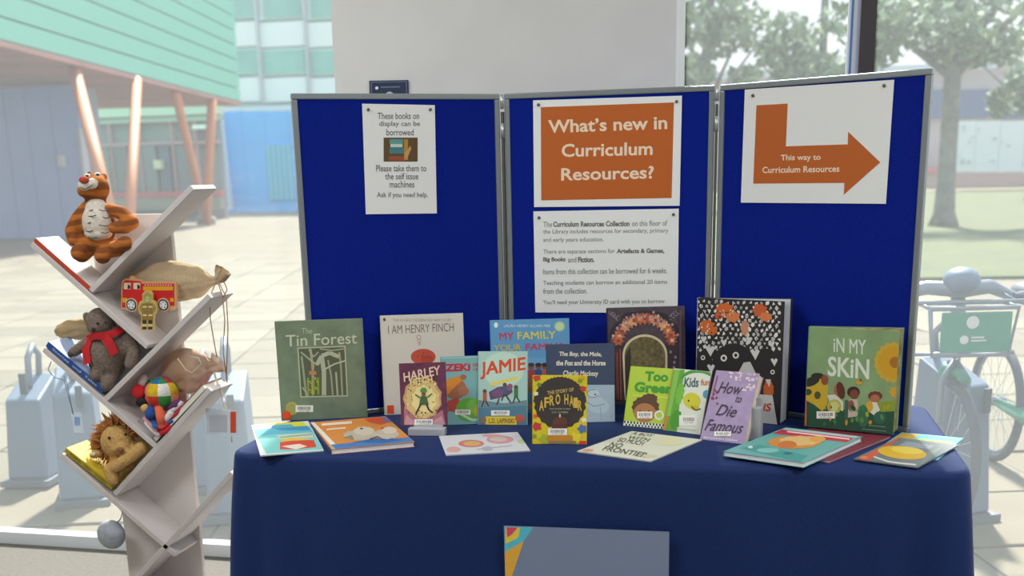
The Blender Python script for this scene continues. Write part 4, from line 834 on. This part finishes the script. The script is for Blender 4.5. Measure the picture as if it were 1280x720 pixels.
# ================================================================== ZIGZAG SHELF
YS = -.05; DP = .15; TH = .018
WOOD = mat('#cbc4c2', .55, kind='noise', scale=9, amt=.03); WEND = mat('#d8d6d4', .5)
sh = thing('zigzag_bookshelf', 'white zigzag bookshelf of diagonal boards on a tall upright left of the table', 'bookshelf', (-1.5, YS+DP, 0))
UPX0, UPX1 = -1.655, -1.41
pa = hy(216, 290, YS+DP+.01); pb_ = hy(150, 600, YS+DP+.01)
MB().bev(pb_.x, pa.x, YS+DP, YS+DP+.018, 0, hy(150, 268, YS+DP).z, WOOD, .002).build('upright', sh, world=True)
print('upright', pb_.x, pa.x)
def dboard(p, q):
    a = hy(*p, YS); b_ = hy(*q, YS); a.y = b_.y = YS+DP/2; dd = (b_-a).normalized(); nn = Vector((0, 1, 0)).cross(dd)
    M = basis(dd, Vector((0, 1, 0)), dd.cross(Vector((0, 1, 0))), a); L_ = (b_-a).length
    MB().bev(0, L_, -DP/2, DP/2, -TH/2, TH/2, WOOD, .0015, M, 1).build('shelf_board', sh, world=True)
    return a, b_
dboard((113, 364), (240, 234)); dboard((39, 305), (184, 434)); dboard((131, 500), (262, 370)); dboard((54, 437), (194, 558))
dboard((143, 618), (262, 487)); dboard((76, 569), (219, 694)); dboard((160, 735), (290, 592))
MB().bev(-1.75, -1.15, YS-.02, YS+DP+.1, .0, .02, WOOD, .002).build('base_plate', sh, world=True)
def slope_book(label, p, q, t_, dep, cov, covtop=None, spine_front=True, txtcol=None, y0=YS+.004, lift=0.0, L_=None, lab_cat='book'):
    """book lying on a diagonal board; p,q are photo pixels of its lower front edge"""
    a = hy(*p, y0); b_ = hy(*q, y0); a.y = b_.y = y0; X = (b_-a).normalized(); Yb = Vector((0, 1, 0)); n = X.cross(Yb)
    if n.z < 0: n = -n
    # keep right handed frame
    L_ = (b_-a).length
    M = basis(X, Yb, X.cross(Yb), a+n*lift) if X.cross(Yb).z > 0 else basis(-X, Yb, (-X).cross(Yb), b_+n*lift)
    r = thing('hardback_book' if spine_front else 'picture_book', label, lab_cat, M=M)
    c = .0016
    MB().box(0, L_, 0, dep, t_-c, t_, covtop or cov).build('front_cover', r); MB().box(0, L_, 0, dep, 0, c, cov).build('back_cover', r)
    if spine_front: MB().bev(0, L_, -.001, .0025, 0, t_, cov, .0008, seg=1).build('spine', r)
    MB().box(.003, L_-.003, .002 if not spine_front else .003, dep-.003, c, t_-c, PAGE).build('pages', r)
    if txtcol:
        v, f, _ = text_geo(txtcol[1], .01); g_ = MB(); fl_ = txtcol[2] if len(txtcol) > 2 else False
        x0_, x1_ = L_*.1, L_*.88; z0_, z1_ = t_*.3, t_*.7
        g_.add([(x0_+(x1_-x0_)*x, -.0013, z0_+(z1_-z0_)*y) for x, y in v], f, txtcol[0]); g_.build('lettering', r)
    return r
slope_book('red spined hardback lying on the top left shelf board under the tiger toy', (42, 302), (113, 365), .015, .12, mat('#b8432e', .5), mat('#d9d4d0', .5))
slope_book('blue spined hardback lying on the shelf board under the grey brown bear', (57, 433), (128, 492), .021, .12, mat('#204a92', .5), mat('#a8b8dc', .5), txtcol=('#b8c8e0', 'Stories  and  Tales'))
slope_book('yellow hardback lying on the lowest shelf board under the lion toy', (80, 565), (139, 612), .019, .12, mat('#a8941e', .5), mat('#dcc22c', .5), txtcol=('#6c5a18', 'POEMS   AND   SONGS'))
slope_book('dark green edged book with cream pages lying on the right hand shelf board', (195, 553), (258, 486), .020, .13, mat('#2f4a34', .5), mat('#8c2f2c', .5), spine_front=False)

# ------------------------------------------------------------------ soft toys
SX = lambda: None
def plush(name, root, blobs, m, y0, voxel=.005, part_label=None, smooth=6, fur=0):
    """blobs: ('e',px,py,dy,rx,rz,ry,rot) or ('l',[(px,py,dy,r)...]); radii in photo pixels; one continuous surface"""
    k = 1/384.0
    mb_ = MB()
    for B_ in blobs:
        if B_[0] == 'e':
            _, px, py, dy, rx, rz, ry, rot = B_; p = hy(px, py, y0+dy)
            R_ = Matrix.Rotation(-math.radians(rot), 3, 'Y'); mb_.ell(p, (rx*k, ry*k, rz*k), m, R_.copy(), 20, 14)
        else:
            pts = [(hy(a, b_, y0+dy), r_*k) for a, b_, dy, r_ in B_[1]]
            for (p, r1), (q, r2) in zip(pts, pts[1:]):
                n_ = max(2, int((q-p).length/(min(r1, r2)*.4)))
                for i in range(n_+1): f = i/n_; mb_.ell(p.lerp(q, f), r1+(r2-r1)*f, m, None, 12, 8)
    o = mb_.build(name, root, world=True, label=part_label)
    rm = o.modifiers.new('remesh', 'REMESH'); rm.mode = 'VOXEL'; rm.voxel_size = voxel; rm.use_smooth_shade = True
    s_ = o.modifiers.new('smooth', 'SMOOTH'); s_.iterations = smooth; s_.factor = .5
    if fur:
        tx = bpy.data.textures.get('fur') or bpy.data.textures.new('fur', 'CLOUDS'); tx.noise_scale = .008
        dm = o.modifiers.new('fur', 'DISPLACE'); dm.texture = tx; dm.strength = fur; dm.mid_level = .5
    return o
def dot(root, name, px, py, y, r, m, ry=None, world=True, rz=None, label=None):
    return MB().ell(hy(px, py, y), (r/384, (ry or r*.6)/384, (rz or r)/384), m, None, 12, 8).build(name, root, world=True, label=label)
# tiger
TY = YS+.05
TIG = mat('#ad6426', .95, kind='wave', scale=8, hex2='#7a4218', bump=.3)
TIP = mat('#b8681f', .9, kind='noise', scale=120, amt=.25, bump=.5); WF = mat('#d6cdc0', .95, kind='noise', scale=150, amt=.1, bump=.4)
tg = thing('tiger_soft_toy', 'orange striped tiger soft toy sitting on the top shelf board', 'soft toy', hy(118, 325, TY))
body = plush('body', tg, [('e', 118, 235, .01, 18.5, 18, 18, 0), ('e', 108, 238, -.02, 11, 9, 12, 10), ('l', [(119, 245, .01, 12), (121, 262, .01, 14)]), ('e', 122, 280, .01, 23, 27, 20, 0), ('e', 122, 302, .01, 26, 16, 20, 0),
      ('l', [(108, 261, .0, 9), (97, 275, -.01, 9.5), (90, 289, -.02, 9), (92, 300, -.03, 8)]), ('l', [(138, 262, .0, 8), (154, 267, -.01, 8.5), (165, 278, -.02, 9), (156, 283, -.03, 9), (142, 285, -.045, 7)]),
      ('l', [(112, 310, .0, 10), (102, 318, -.03, 10.5), (98, 316, -.05, 10)]), ('l', [(134, 313, .0, 10), (146, 311, -.03, 10), (157, 304, -.05, 9)]), ('l', [(131, 314, -.02, 10), (128, 320, -.05, 10)]),
      ('e', 130, 221, .03, 5, 5, 3, 0), ('e', 112, 219, .03, 5, 5, 3, 0)], TIG, TY, .0045)
plush('belly', tg, [('e', 121, 279, -.020, 19, 23, 14, 0), ('e', 121, 262, -.008, 14, 14, 14, 0), ('e', 123, 292, -.018, 18, 9, 14, 0)], WF, TY, .004, 'cream belly with thin dark stripes')
bl_ = MB()
for (x0, x1, y_) in ((108, 116, 262), (124, 134, 262), (106, 120, 269), (128, 138, 271), (105, 113, 278), (124, 138, 281), (107, 116, 288), (126, 136, 290), (110, 122, 297)):
    pts = []
    for i in range(7):
        x = x0+(x1-x0)*i/6; dx, dz = (x-121)/18.5, (y_-280)/25; yy = -.022-14.5/384*math.sqrt(max(.05, 1-dx*dx-dz*dz*.8))-.002
        pts.append(hy(x, y_+1.4*math.sin(i/6*PI), TY+yy))
    bl_.tube(pts, .0016, '#4c443c', n=5)
bl_.build('belly_stripe', tg, world=True)
plush('muzzle', tg, [('e', 105, 232, -.044, 8, 6.5, 6, 0), ('e', 115, 229.5, -.042, 8, 6.5, 6, 25)], WF, TY, .003, 'cream muzzle')
dot(tg, 'nose', 105, 225, TY-.056, 7, mat('#a8402c', .8), 3.4, rz=4.4); MB().tube([hy(100, 234, TY-.064), hy(106, 236.5, TY-.066), (hy(111, 234.5, TY-.065)), hy(116, 231, TY-.062)], .0011, '#3c2418', n=5).build('mouth', tg, world=True)
for x, y in ((109, 219.5), (122, 218)): plush('eye_patch', tg, [('e', x, y, -.027, 4, 2.6, 4, 0)], WF, TY, .0025); dot(tg, 'eye', x, y+.4, TY-.037, 2.2, mat('#181410', .2), rz=1.4)
# bear
BY = YS+.055
BRN = mat('#7c6c62', .95, kind='noise', scale=140, amt=.22, bump=.6)
br_ = thing('bear_soft_toy', 'grey brown bear soft toy in a red scarf lying in the middle shelf', 'soft toy', hy(140, 485, BY))
plush('body', br_, [('e', 126, 403, 0, 19, 19, 18, 0), ('e', 120, 411, -.03, 8, 7.5, 9, 0), ('e', 109, 397, .01, 6, 8, 4, 15), ('e', 138, 389, .02, 6, 5, 3, 0), ('e', 134, 447, 0, 25, 32, 22, -8), ('e', 152, 432, .01, 22, 24, 18, 0),
      ('l', [(118, 424, -.01, 8), (104, 432, -.03, 7.5), (92, 440, -.045, 6.5)]), ('l', [(160, 424, 0, 9), (168, 440, -.02, 8.5), (163, 455, -.04, 8)]), ('l', [(126, 462, -.01, 10), (120, 469, -.045, 8.5)]), ('l', [(140, 468, -.01, 10), (134, 481, -.045, 9)])], BRN, BY, .0045, fur=.003)
RED = mat('#c41a26', .85, kind='weave', scale=60, amt=.2, bump=.3)
sc = MB()
def ribbon(mbb, pts, wd, m, y0):
    q = [hy(a, b_, y0+dy) for a, b_, dy in pts]; vs = []
    for i, p in enumerate(q):
        d_ = (q[min(i+1, len(q)-1)]-q[max(i-1, 0)]).normalized(); s_ = d_.cross(Vector((0, 1, 0))).normalized()*wd/768
        for yy in (0, .004): vs += [p+s_+Vector((0, yy, 0)), p-s_+Vector((0, yy, 0))]
    fs = []
    for i in range(len(q)-1):
        k = i*4; fs += [(k, k+4, k+5, k+1), (k+2, k+3, k+7, k+6), (k, k+2, k+6, k+4), (k+1, k+5, k+7, k+3)]
    k = (len(q)-1)*4; fs += [(0, 1, 3, 2), (k, k+2, k+3, k+1)]; mbb.add(vs, fs, m)
ribbon(sc, [(109, 424, -.03), (118, 420, -.05), (130, 420, -.055), (144, 416, -.045), (152, 411, -.02)], 9, RED, BY); ribbon(sc, [(110, 424, -.035), (107, 437, -.05), (109, 455, -.066)], 11, RED, BY); ribbon(sc, [(130, 421, -.052), (137, 430, -.066), (143, 443, -.07)], 13, RED, BY)
sc.build('scarf', br_, world=True, label='red scarf')
dot(br_, 'nose', 116.5, 412, BY-.053, 3, '#2c2420'); dot(br_, 'paw_pad', 88, 443, BY-.058, 4, '#3c3430'); dot(br_, 'eye', 122, 404, BY-.047, 1.5, mat('#141210', .2)); dot(br_, 'eye', 132, 403, BY-.046, 1.5, mat('#141210', .2))
# lion
LY = YS+.055
TAN = mat('#c79e60', .95, kind='noise', scale=140, amt=.16, bump=.6); MAN = mat('#b5743c', .95, kind='noise', scale=60, amt=.25)
ln = thing('lion_soft_toy', 'tan lion soft toy with a shaggy mane slumped in the lowest shelf', 'soft toy', hy(150, 610, LY))
plush('body', ln, [('e', 147, 552, -.01, 22, 23, 20, -8), ('e', 151, 561, -.045, 12, 8.5, 9, 0), ('e', 154, 576, 0, 18, 18, 18, 0), ('e', 166, 564, 0, 14, 14, 16, 0), ('l', [(176, 560, -.03, 8.5), (166, 569, -.05, 8), (152, 578, -.07, 7.5), (144, 584, -.07, 7)]),
      ('l', [(146, 582, -.02, 9), (137, 587, -.06, 8.5), (141, 599, -.065, 8)]), ('e', 144, 595, -.03, 10, 9, 12, 0), ('e', 119, 568, -.03, 9, 5.5, 5, 15), ('e', 121, 566, -.01, 8, 6, 6, 0)], TAN, LY, .0045, fur=.003)
mn = MB(); cH = hy(143, 546, LY+.01)
for i in range(420):
    an = math.radians(random.uniform(-15, 265)); sh_ = random.uniform(.8, 1.05); px = 146+22*sh_*math.cos(an); py = 550-23*sh_*math.sin(an)
    if py > 575 or (px > 160 and py > 545): continue
    L_ = random.uniform(6, 13); ddx, ddy = math.cos(an)+random.uniform(-.5, .5), -math.sin(an)+random.uniform(-.5, .3)
    y_ = LY+random.uniform(-.03, .03); mn.tube([hy(px, py, y_), hy(px+ddx*L_*.5, py+ddy*L_*.5, y_-.003), hy(px+ddx*L_, py+ddy*L_+2, y_+random.uniform(-.008, .008))], [.0034, .0028, .0006], MAN, n=4, cap=False)
o = mn.build('mane', ln, world=True, label='shaggy orange brown mane'); o['kind'] = 'stuff'
plush('mane_base', ln, [('e', 140, 543, .012, 22, 20, 12, 0), ('e', 122, 556, .01, 9, 14, 10, 0)], MAN, LY, .005, fur=.006)
for x, y in ((136.5, 547.5), (157, 543)): dot(ln, 'eye', x, y, LY-.062, 2.1, mat('#201408', .2))
dot(ln, 'nose', 150, 562, LY-.072, 6, mat('#8c5c3c', .8), 3, rz=3.4); MB().tube([hy(142, 565, LY-.071), hy(150, 568.5, LY-.075), hy(158, 565, LY-.071)], .0011, '#6c4428', n=5).build('mouth', ln, world=True)
dot(ln, 'inner_ear', 115.5, 567.5, LY-.048, 4.6, mat('#e8d8c0', .9), 1.6, rz=2.6)
# patchwork soft toy (plain patchwork ball shapes)
QY = YS+.06
pt_ = thing('patchwork_soft_toy', 'round patchwork soft toy in bright coloured squares with small limbs on the right hand shelf', 'soft toy', hy(205, 545, QY))
cols = ['#d9b51c', '#e8e6dc', '#d8b020', '#2468b4', '#c83226', '#2f8a3c', '#e07850', '#6c3c74']
SQ = [['#2f8a3c', '#2468b4', '#2c8c5c', '#c83226', '#2468b4', '#6c3c74', '#d9b51c', '#e07850', '#2f8a3c', '#c83226'], ['#e08868', '#d9b51c', '#e8e6dc', '#d9b51c', '#2f8a3c', '#2468b4', '#c83226', '#e8e6dc', '#6c3c74', '#2468b4'], ['#e06850', '#c83226', '#2f8a3c', '#e8a07c', '#6c3c74', '#d9b51c', '#2468b4', '#2f8a3c', '#c83226', '#e8e6dc'], ['#2468b4', '#e07850', '#c83226', '#6c3c74', '#d9b51c', '#2f8a3c', '#e8e6dc', '#2468b4', '#d9b51c', '#c83226']]
cB = hy(203, 492, QY-.01); R_ = 21/384
def patches(root, nm, c, R_, rows, ncol, a0):
    nr = len(rows)
    for i in range(nr):
        for j in range(ncol):
            m_ = MB(); n_ = 5; vs = []
            for a in range(n_+1):
                for e in range(n_+1):
                    ph = PI*(.0+(i+a/n_)/nr); t_ = a0+2*PI*(j+e/n_)/ncol; ed = min(a, n_-a, e, n_-e); rr = R_*(1+(.0 if ed == 0 else .035 if ed == 1 else .045))
                    vs.append(c+Vector((rr*math.sin(ph)*math.cos(t_), rr*math.sin(ph)*math.sin(t_), rr*math.cos(ph))))
            m_.add(vs, [(a*(n_+1)+e, (a+1)*(n_+1)+e, (a+1)*(n_+1)+e+1, a*(n_+1)+e+1) for a in range(n_) for e in range(n_)], mat(rows[i][j % len(rows[i])], .9, kind='noise', scale=150, amt=.12), True)
            m_.build(nm, root, world=True)
patches(pt_, 'patch', cB, R_, SQ, 8, math.radians(-165))
for pts, rr, c_ in (([(198, 508, -.045), (201, 520, -.055), (203, 531, -.055)], 6.5, '#e06848'), ([(190, 510, -.045), (188, 518, -.06)], 7, '#1f4c94'), ([(190, 520, -.04), (194, 533, -.055)], 6.5, '#2c62a8'), ([(212, 512, -.03), (222, 506, -.04)], 6.5, '#58305c'), ([(206, 527, -.05), (214, 517, -.05)], 5, '#d8d0c8')):
    MB().tube([hy(a, b_, QY+dy) for a, b_, dy in pts], [rr/384*.8]+[rr/384]*(len(pts)-1), mat(c_, .9), n=12).ell(hy(pts[-1][0], pts[-1][1], QY+pts[-1][2]), rr/384, mat(c_, .9)).build('limb', pt_, world=True)
sm = thing('striped_soft_toy', 'small red black and pink soft toy left of the patchwork toy', 'soft toy', hy(178, 510, QY))
MB().ell(hy(174, 490, QY-.02), (10/384, .018, 10/384), mat('#c8202a', .9)).build('body', sm, world=True); MB().ell(hy(179, 476, QY-.01), (6/384, .014, 9/384), mat('#cfb4b4', .9), Matrix.Rotation(.5, 3, 'Y')).build('hat', sm, world=True); MB().ell(hy(177, 503, QY-.04), (8/384, .016, 6/384), mat('#181418', .9)).build('hair', sm, world=True)
MB().ell(hy(181, 510, QY-.045), (5.5/384, .012, 6/384), mat('#cfa468', .9)).build('head', sm, world=True); MB().ell(hy(184, 478, QY-.005), (4/384, .012, 5/384), mat('#2f5c34', .9)).build('leaf', sm, world=True)
st = thing('striped_ribbon_toy', 'tangle of red pink and white striped cloth at the bottom of the right hand shelf', 'soft toy', hy(203, 540, QY))
for pts, c_ in (([(180, 522, -.06), (188, 531, -.065), (196, 541, -.066)], '#c89098'), ([(182, 527, -.062), (190, 537, -.066), (199, 545, -.068)], '#d8d0d4'), ([(193, 536, -.055), (205, 534, -.06), (210, 529, -.055)], '#c8202a'), ([(196, 543, -.06), (206, 540, -.062), (214, 533, -.055)], '#c01c2c'), ([(211, 516, -.05), (218, 512, -.05), (228, 503, -.045)], '#d8c8d0'), ([(213, 524, -.05), (222, 516, -.05), (229, 508, -.045)], '#b83048'), ([(208, 531, -.05), (216, 525, -.052)], '#2c58a8')):
    MB().tube([hy(a, b_, QY+dy) for a, b_, dy in pts], .0075, mat(c_, .9), n=8).build('strip', st, world=True)
# fire engine
FY = YS+.035
KX = Vector((1, 0, 0))
def wood_toy(name, label, cat, box_px, Y, z):
    M, W_, H_ = fit_rect(box_px, Vector((0, Y, 0)), KX, UPZ); r = thing(name, label, cat, M=M); return Flat(r, W_, H_, 0)
e = wood_toy('toy_fire_engine', 'flat wooden red fire engine toy with two wheels standing in the upper shelf', 'toy', [(150, 345), (221, 347), (221, 390), (150, 388)], FY, 0)
def outline(b, pts): return [b.uv(x, y, False) for x, y in pts]
BO = [(151, 385), (152, 352), (156, 348.5), (162, 348.5), (163, 345), (168, 345), (169, 348.5), (177, 350), (178.5, 352.5), (219, 353), (220.5, 356), (219.5, 383), (216, 388), (205, 390), (196, 383), (178, 385), (166, 389), (158, 388)]
MB().prism(outline(e, BO), -.012, -.0005, mat('#cf9c6c', .6)).build('body', e.root)
BI = [(152.5, 384), (153.5, 353), (157, 350), (176, 351.5), (177.5, 354.5), (217.5, 354.5), (218, 382), (196, 381.5), (178, 383), (154, 384.5)]
MB().prism(outline(e, BI), -.0005, .0005, mat('#c41f22', .45)).build('red_paint', e.root); e.z = .0009
for x0 in (155, 167): e.rect(x0, 353.5, x0+8.5, 361.5, '#d8c8ac', 'window'); e.poly([(x0+5, 355), (x0+8, 357), (x0+8, 361), (x0+4.5, 361)], '#2c2420', 'window')
e.rect(179, 358, 216.5, 363, '#d99a1c', 'ladder'); 
for k in range(11): e.rect(181+k*3.2, 355.6, 182.6+k*3.2, 357, '#e8c8b8', 'ladder')
e.rect(153.5, 372.5, 159.5, 378, '#dca01c', 'lamp'); e.rect(213, 372.5, 217.5, 377, '#dca01c', 'lamp'); e.done()
for x in (165, 205):
    c = e.uv(x, 381, False); rr = 8.4/384; wl = MB().prism([(c[0]+rr*math.cos(k*PI/12), c[1]+rr*math.sin(k*PI/12)) for k in range(24)], -.012, .004, mat('#cfb08c', .6)).build('wheel', e.root)
    MB().prism([(c[0]+rr*.84*math.cos(k*PI/12), c[1]+rr*.84*math.sin(k*PI/12)) for k in range(24)], .004, .0046, '#2c2c30').prism([(c[0]+rr*.62*math.cos(k*PI/12), c[1]+rr*.62*math.sin(k*PI/12)) for k in range(24)], .0046, .0051, '#e0e0e4').build('tyre_ring', wl)
    h2 = MB()
    for k in range(5):
        a = k*2*PI/5+.3; h2.prism([(c[0]+rr*.4*math.cos(a)+rr*.13*math.cos(j*PI/4), c[1]+rr*.4*math.sin(a)+rr*.13*math.sin(j*PI/4)) for j in range(8)], .0051, .0055, '#7c7c88')
    h2.build('hub', wl)
# firefighter figure
g2 = wood_toy('toy_firefighter', 'small flat wooden firefighter figure standing in front of the toy fire engine', 'toy', [(172, 362), (197, 362), (197, 413.5), (172, 413.5)], YS+.012, 0)
FO = [(176, 413), (176.5, 395), (173, 390), (172.5, 384), (174, 377.5), (178, 375), (177.5, 368), (181, 363.5), (187.5, 363.5), (191, 368), (190.5, 375), (194.5, 377.5), (196.5, 384), (195.5, 390), (192.5, 395), (192.5, 413)]
MB().prism(outline(g2, FO), -.009, -.0004, mat('#c8a860', .6)).build('body', g2.root); g2.z = 0
g2.poly([(177.5, 400), (177.5, 379), (191, 379), (191.5, 400)], '#8c7234', 'jacket'); g2.poly([(174, 384), (177, 379), (177, 390), (175, 389)], '#9c8440', 'jacket'); g2.poly([(195, 384), (191.5, 379), (191.5, 390), (194, 389)], '#9c8440', 'jacket')
for y in (382.5, 393): g2.rect(178.5, y, 183.4, y+2, '#e0cf98', 'stripe'); g2.rect(185.5, y, 190.6, y+2, '#e0cf98', 'stripe')
g2.ell(184.3, 372.5, 5, 6.5, '#8f9a58', part='face'); g2.ell(184.3, 374, 3, 3.6, '#c0b478', part='face'); g2.ell(183, 373.4, .6, .6, '#3c3420', part='face', n=6); g2.ell(185.8, 373.4, .6, .6, '#3c3420', part='face', n=6); g2.line([(179, 370), (184.3, 365.5), (189.6, 370)], 1.6, '#b08c38', 'helmet')
for x in (178, 185.3): g2.rect(x, 400, x+5.4, 405, '#3c3424', 'trousers'); g2.rect(x, 405, x+5.4, 408, '#d8c890', 'stripe'); g2.rect(x, 408.5, x+5.2, 411.5, '#2c2820', 'boot')
g2.done()
# ------------------------------------------------------------------ bags
BAG = mat('#cdb490', .9, kind='weave', scale=90, amt=.2, bump=.4); BAG2 = mat('#cfa98c', .8, kind='weave', scale=120, amt=.15, bump=.3, alpha=.72); JUT = mat('#bfa67c', .9, kind='weave', scale=80, amt=.2, bump=.4)
def bag(label, pts, m, y0, cords, depth=.6, cr_=.0018, ccol='#a88468', grp=None):
    """pts: (px,py,r_px) along the bag from closed end to neck"""
    P = [hy(a, b_, y0) for a, b_, r_ in pts]
    r = thing('drawstring_bag', label, 'bag', P[0], group=grp); n = 28; vs = []; N_ = len(P)
    for i, (p, (_, _, r_)) in enumerate(zip(P, pts)):
        d_ = (P[min(i+1, N_-1)]-P[max(i-1, 0)]).normalized(); s_ = Vector((0, 1, 0)); u_ = d_.cross(s_).normalized()
        for k in range(n):
            t_ = 2*PI*k/n; w_ = 1+.06*math.sin(5*t_+i)+.05*math.sin(9*t_+2.1*i)+(.15*math.sin(8*t_) if i > N_-4 else 0); rr = r_/384*w_
            vs.append(p+u_*rr*math.cos(t_)+s_*rr*depth*math.sin(t_))
    fs = [(i*n+k, i*n+(k+1) % n, (i+1)*n+(k+1) % n, (i+1)*n+k) for i in range(N_-1) for k in range(n)]+[tuple(range(n))[::-1]]
    mb_ = MB(); mb_.add(vs, fs, m, True); o = mb_.build('pouch', r, world=True); ss = o.modifiers.new('sub', 'SUBSURF'); ss.levels = 2; ss.render_levels = 2; tx = bpy.data.textures.get('wrinkle') or bpy.data.textures.new('wrinkle', 'CLOUDS'); tx.noise_scale = .03; dm = o.modifiers.new('wrinkle', 'DISPLACE'); dm.texture = tx; dm.strength = .014; dm.mid_level = .5
    for c_ in cords: MB().tube([hy(a, b_, y0+dy) for a, b_, dy in c_], cr_, ccol, n=6).build('cord', r, world=True)
    return r
bag('tan hessian bag tied at its neck lying behind the toy fire engine', [(158, 362, 3), (166, 360, 18), (188, 356, 25), (212, 352, 26), (235, 351, 24), (252, 351, 19), (263, 351, 9), (271, 350, 3.5), (276, 345, 10), (280, 338, 11)], BAG, YS+.10,
    [[(272, 352, -.01), (278, 370, -.03), (281, 400, -.04), (279, 440, -.04), (284, 478, -.04)], [(270, 352, -.01), (262, 372, -.03), (263, 400, -.04), (268, 430, -.04), (271, 446, -.04)], [(273, 352, -.01), (283, 372, -.03), (285, 410, -.03), (283, 470, -.03)], [(277, 345, 0), (284, 362, -.01), (279, 372, -.02)]])
bag('sheer peach drawstring bag behind the patchwork toy', [(206, 486, 3), (212, 478, 18), (224, 468, 28), (238, 462, 30), (250, 459, 24), (259, 458, 15), (265, 458, 8), (270, 456, 12), (274, 452, 14)], BAG2, YS+.10,
    [[(266, 462, -.01), (271, 480, -.03), (282, 498, -.05), (289, 520, -.05)], [(267, 462, -.01), (274, 484, -.03), (279, 505, -.05), (288, 528, -.05), (290, 553, -.05)], [(222, 448, -.08), (232, 462, -.09), (240, 466, -.09), (252, 455, -.08), (248, 447, -.07), (238, 446, -.07)]], ccol='#d8c4ac')
bag('pale hessian bag behind the grey brown bear', [(68, 416, 3), (74, 414, 9), (88, 412, 13), (104, 410, 13), (122, 412, 11), (138, 414, 6)], JUT, YS+.115, [])
def tagcard(label, pxs, y, holes):
    M, W_, H_ = fit_rect(pxs, Vector((0, y, 0)), KX, UPZ); r = thing('luggage_tag', label, 'tag', M=M, group=None)
    MB().bev(0, W_, 0, H_, -.0012, .0012, mat('#d4dce8', .2, alpha=.55), .0008).build('plastic_sleeve', r); return Flat(r, W_, H_, .0012)
f = tagcard('clear plastic tag with a red strip hanging on a cord right of the shelf', [(258, 511), (296, 513), (296, 545), (258, 544)], YS+.04, None)
f.ell(270, 528, 8, 9, '#b0b4c0', part='card'); f.rect(262, 519, 284, 540, '#bcc2cc', 'card'); f.rect(288, 514.5, 295, 541, '#d8502c', 'red_strip'); f.done()
f = tagcard('small pale plastic tag hanging at the left between shelf boards', [(88, 516), (102, 516), (105, 541), (93, 541)], YS+.03, None); f.rect(93, 521, 100, 532, '#8ca8d8', 'card'); f.done()
MB().tube([hy(64, 452, YS+.02), hy(60, 462, YS+.02), hy(68, 472, YS+.02), hy(80, 475, YS+.03), hy(84, 490, YS+.03), hy(92, 518, YS+.03)], .0018, '#8c9ca8', n=6).build('cord', f.root, world=True)
MB().tube([hy(80, 470, YS+.02), hy(84, 480, YS+.02), hy(88, 500, YS+.03), hy(91, 517, YS+.03)], .0015, '#8c9ca8', n=6).build('cord', f.root, world=True)
kc = thing('grey_pouch', 'small round grey pouch under the lowest shelf board at the bottom left', 'bag', hy(140, 665, YS+.05))
MB().ell(hy(139, 668, YS+.05), (20/384, .035, 20/384), mat('#a4a9b4', .8, kind='noise', scale=40, amt=.12)).build('pouch', kc, world=True)
MB().tube([hy(148, 634, YS+.03), hy(153, 640, YS+.03), hy(151, 648, YS+.04), hy(146, 654, YS+.05)], .002, '#8c8c94', n=6).build('cord', kc, world=True)
# ceiling lamp housings (out of frame, they carry the room lamps)
for lx, ly in ((-1.6, -2.6), (1.9, -2.6), (-1.6, -.95), (1.9, -.95)):
    MB().box(lx-.6, lx+.6, ly-.3, ly+.3, 2.94, 3.0, '#f0f0f0').build('light_panel', bpy.data.objects['ceiling'])
print('OBJECTS', len(bpy.data.objects))
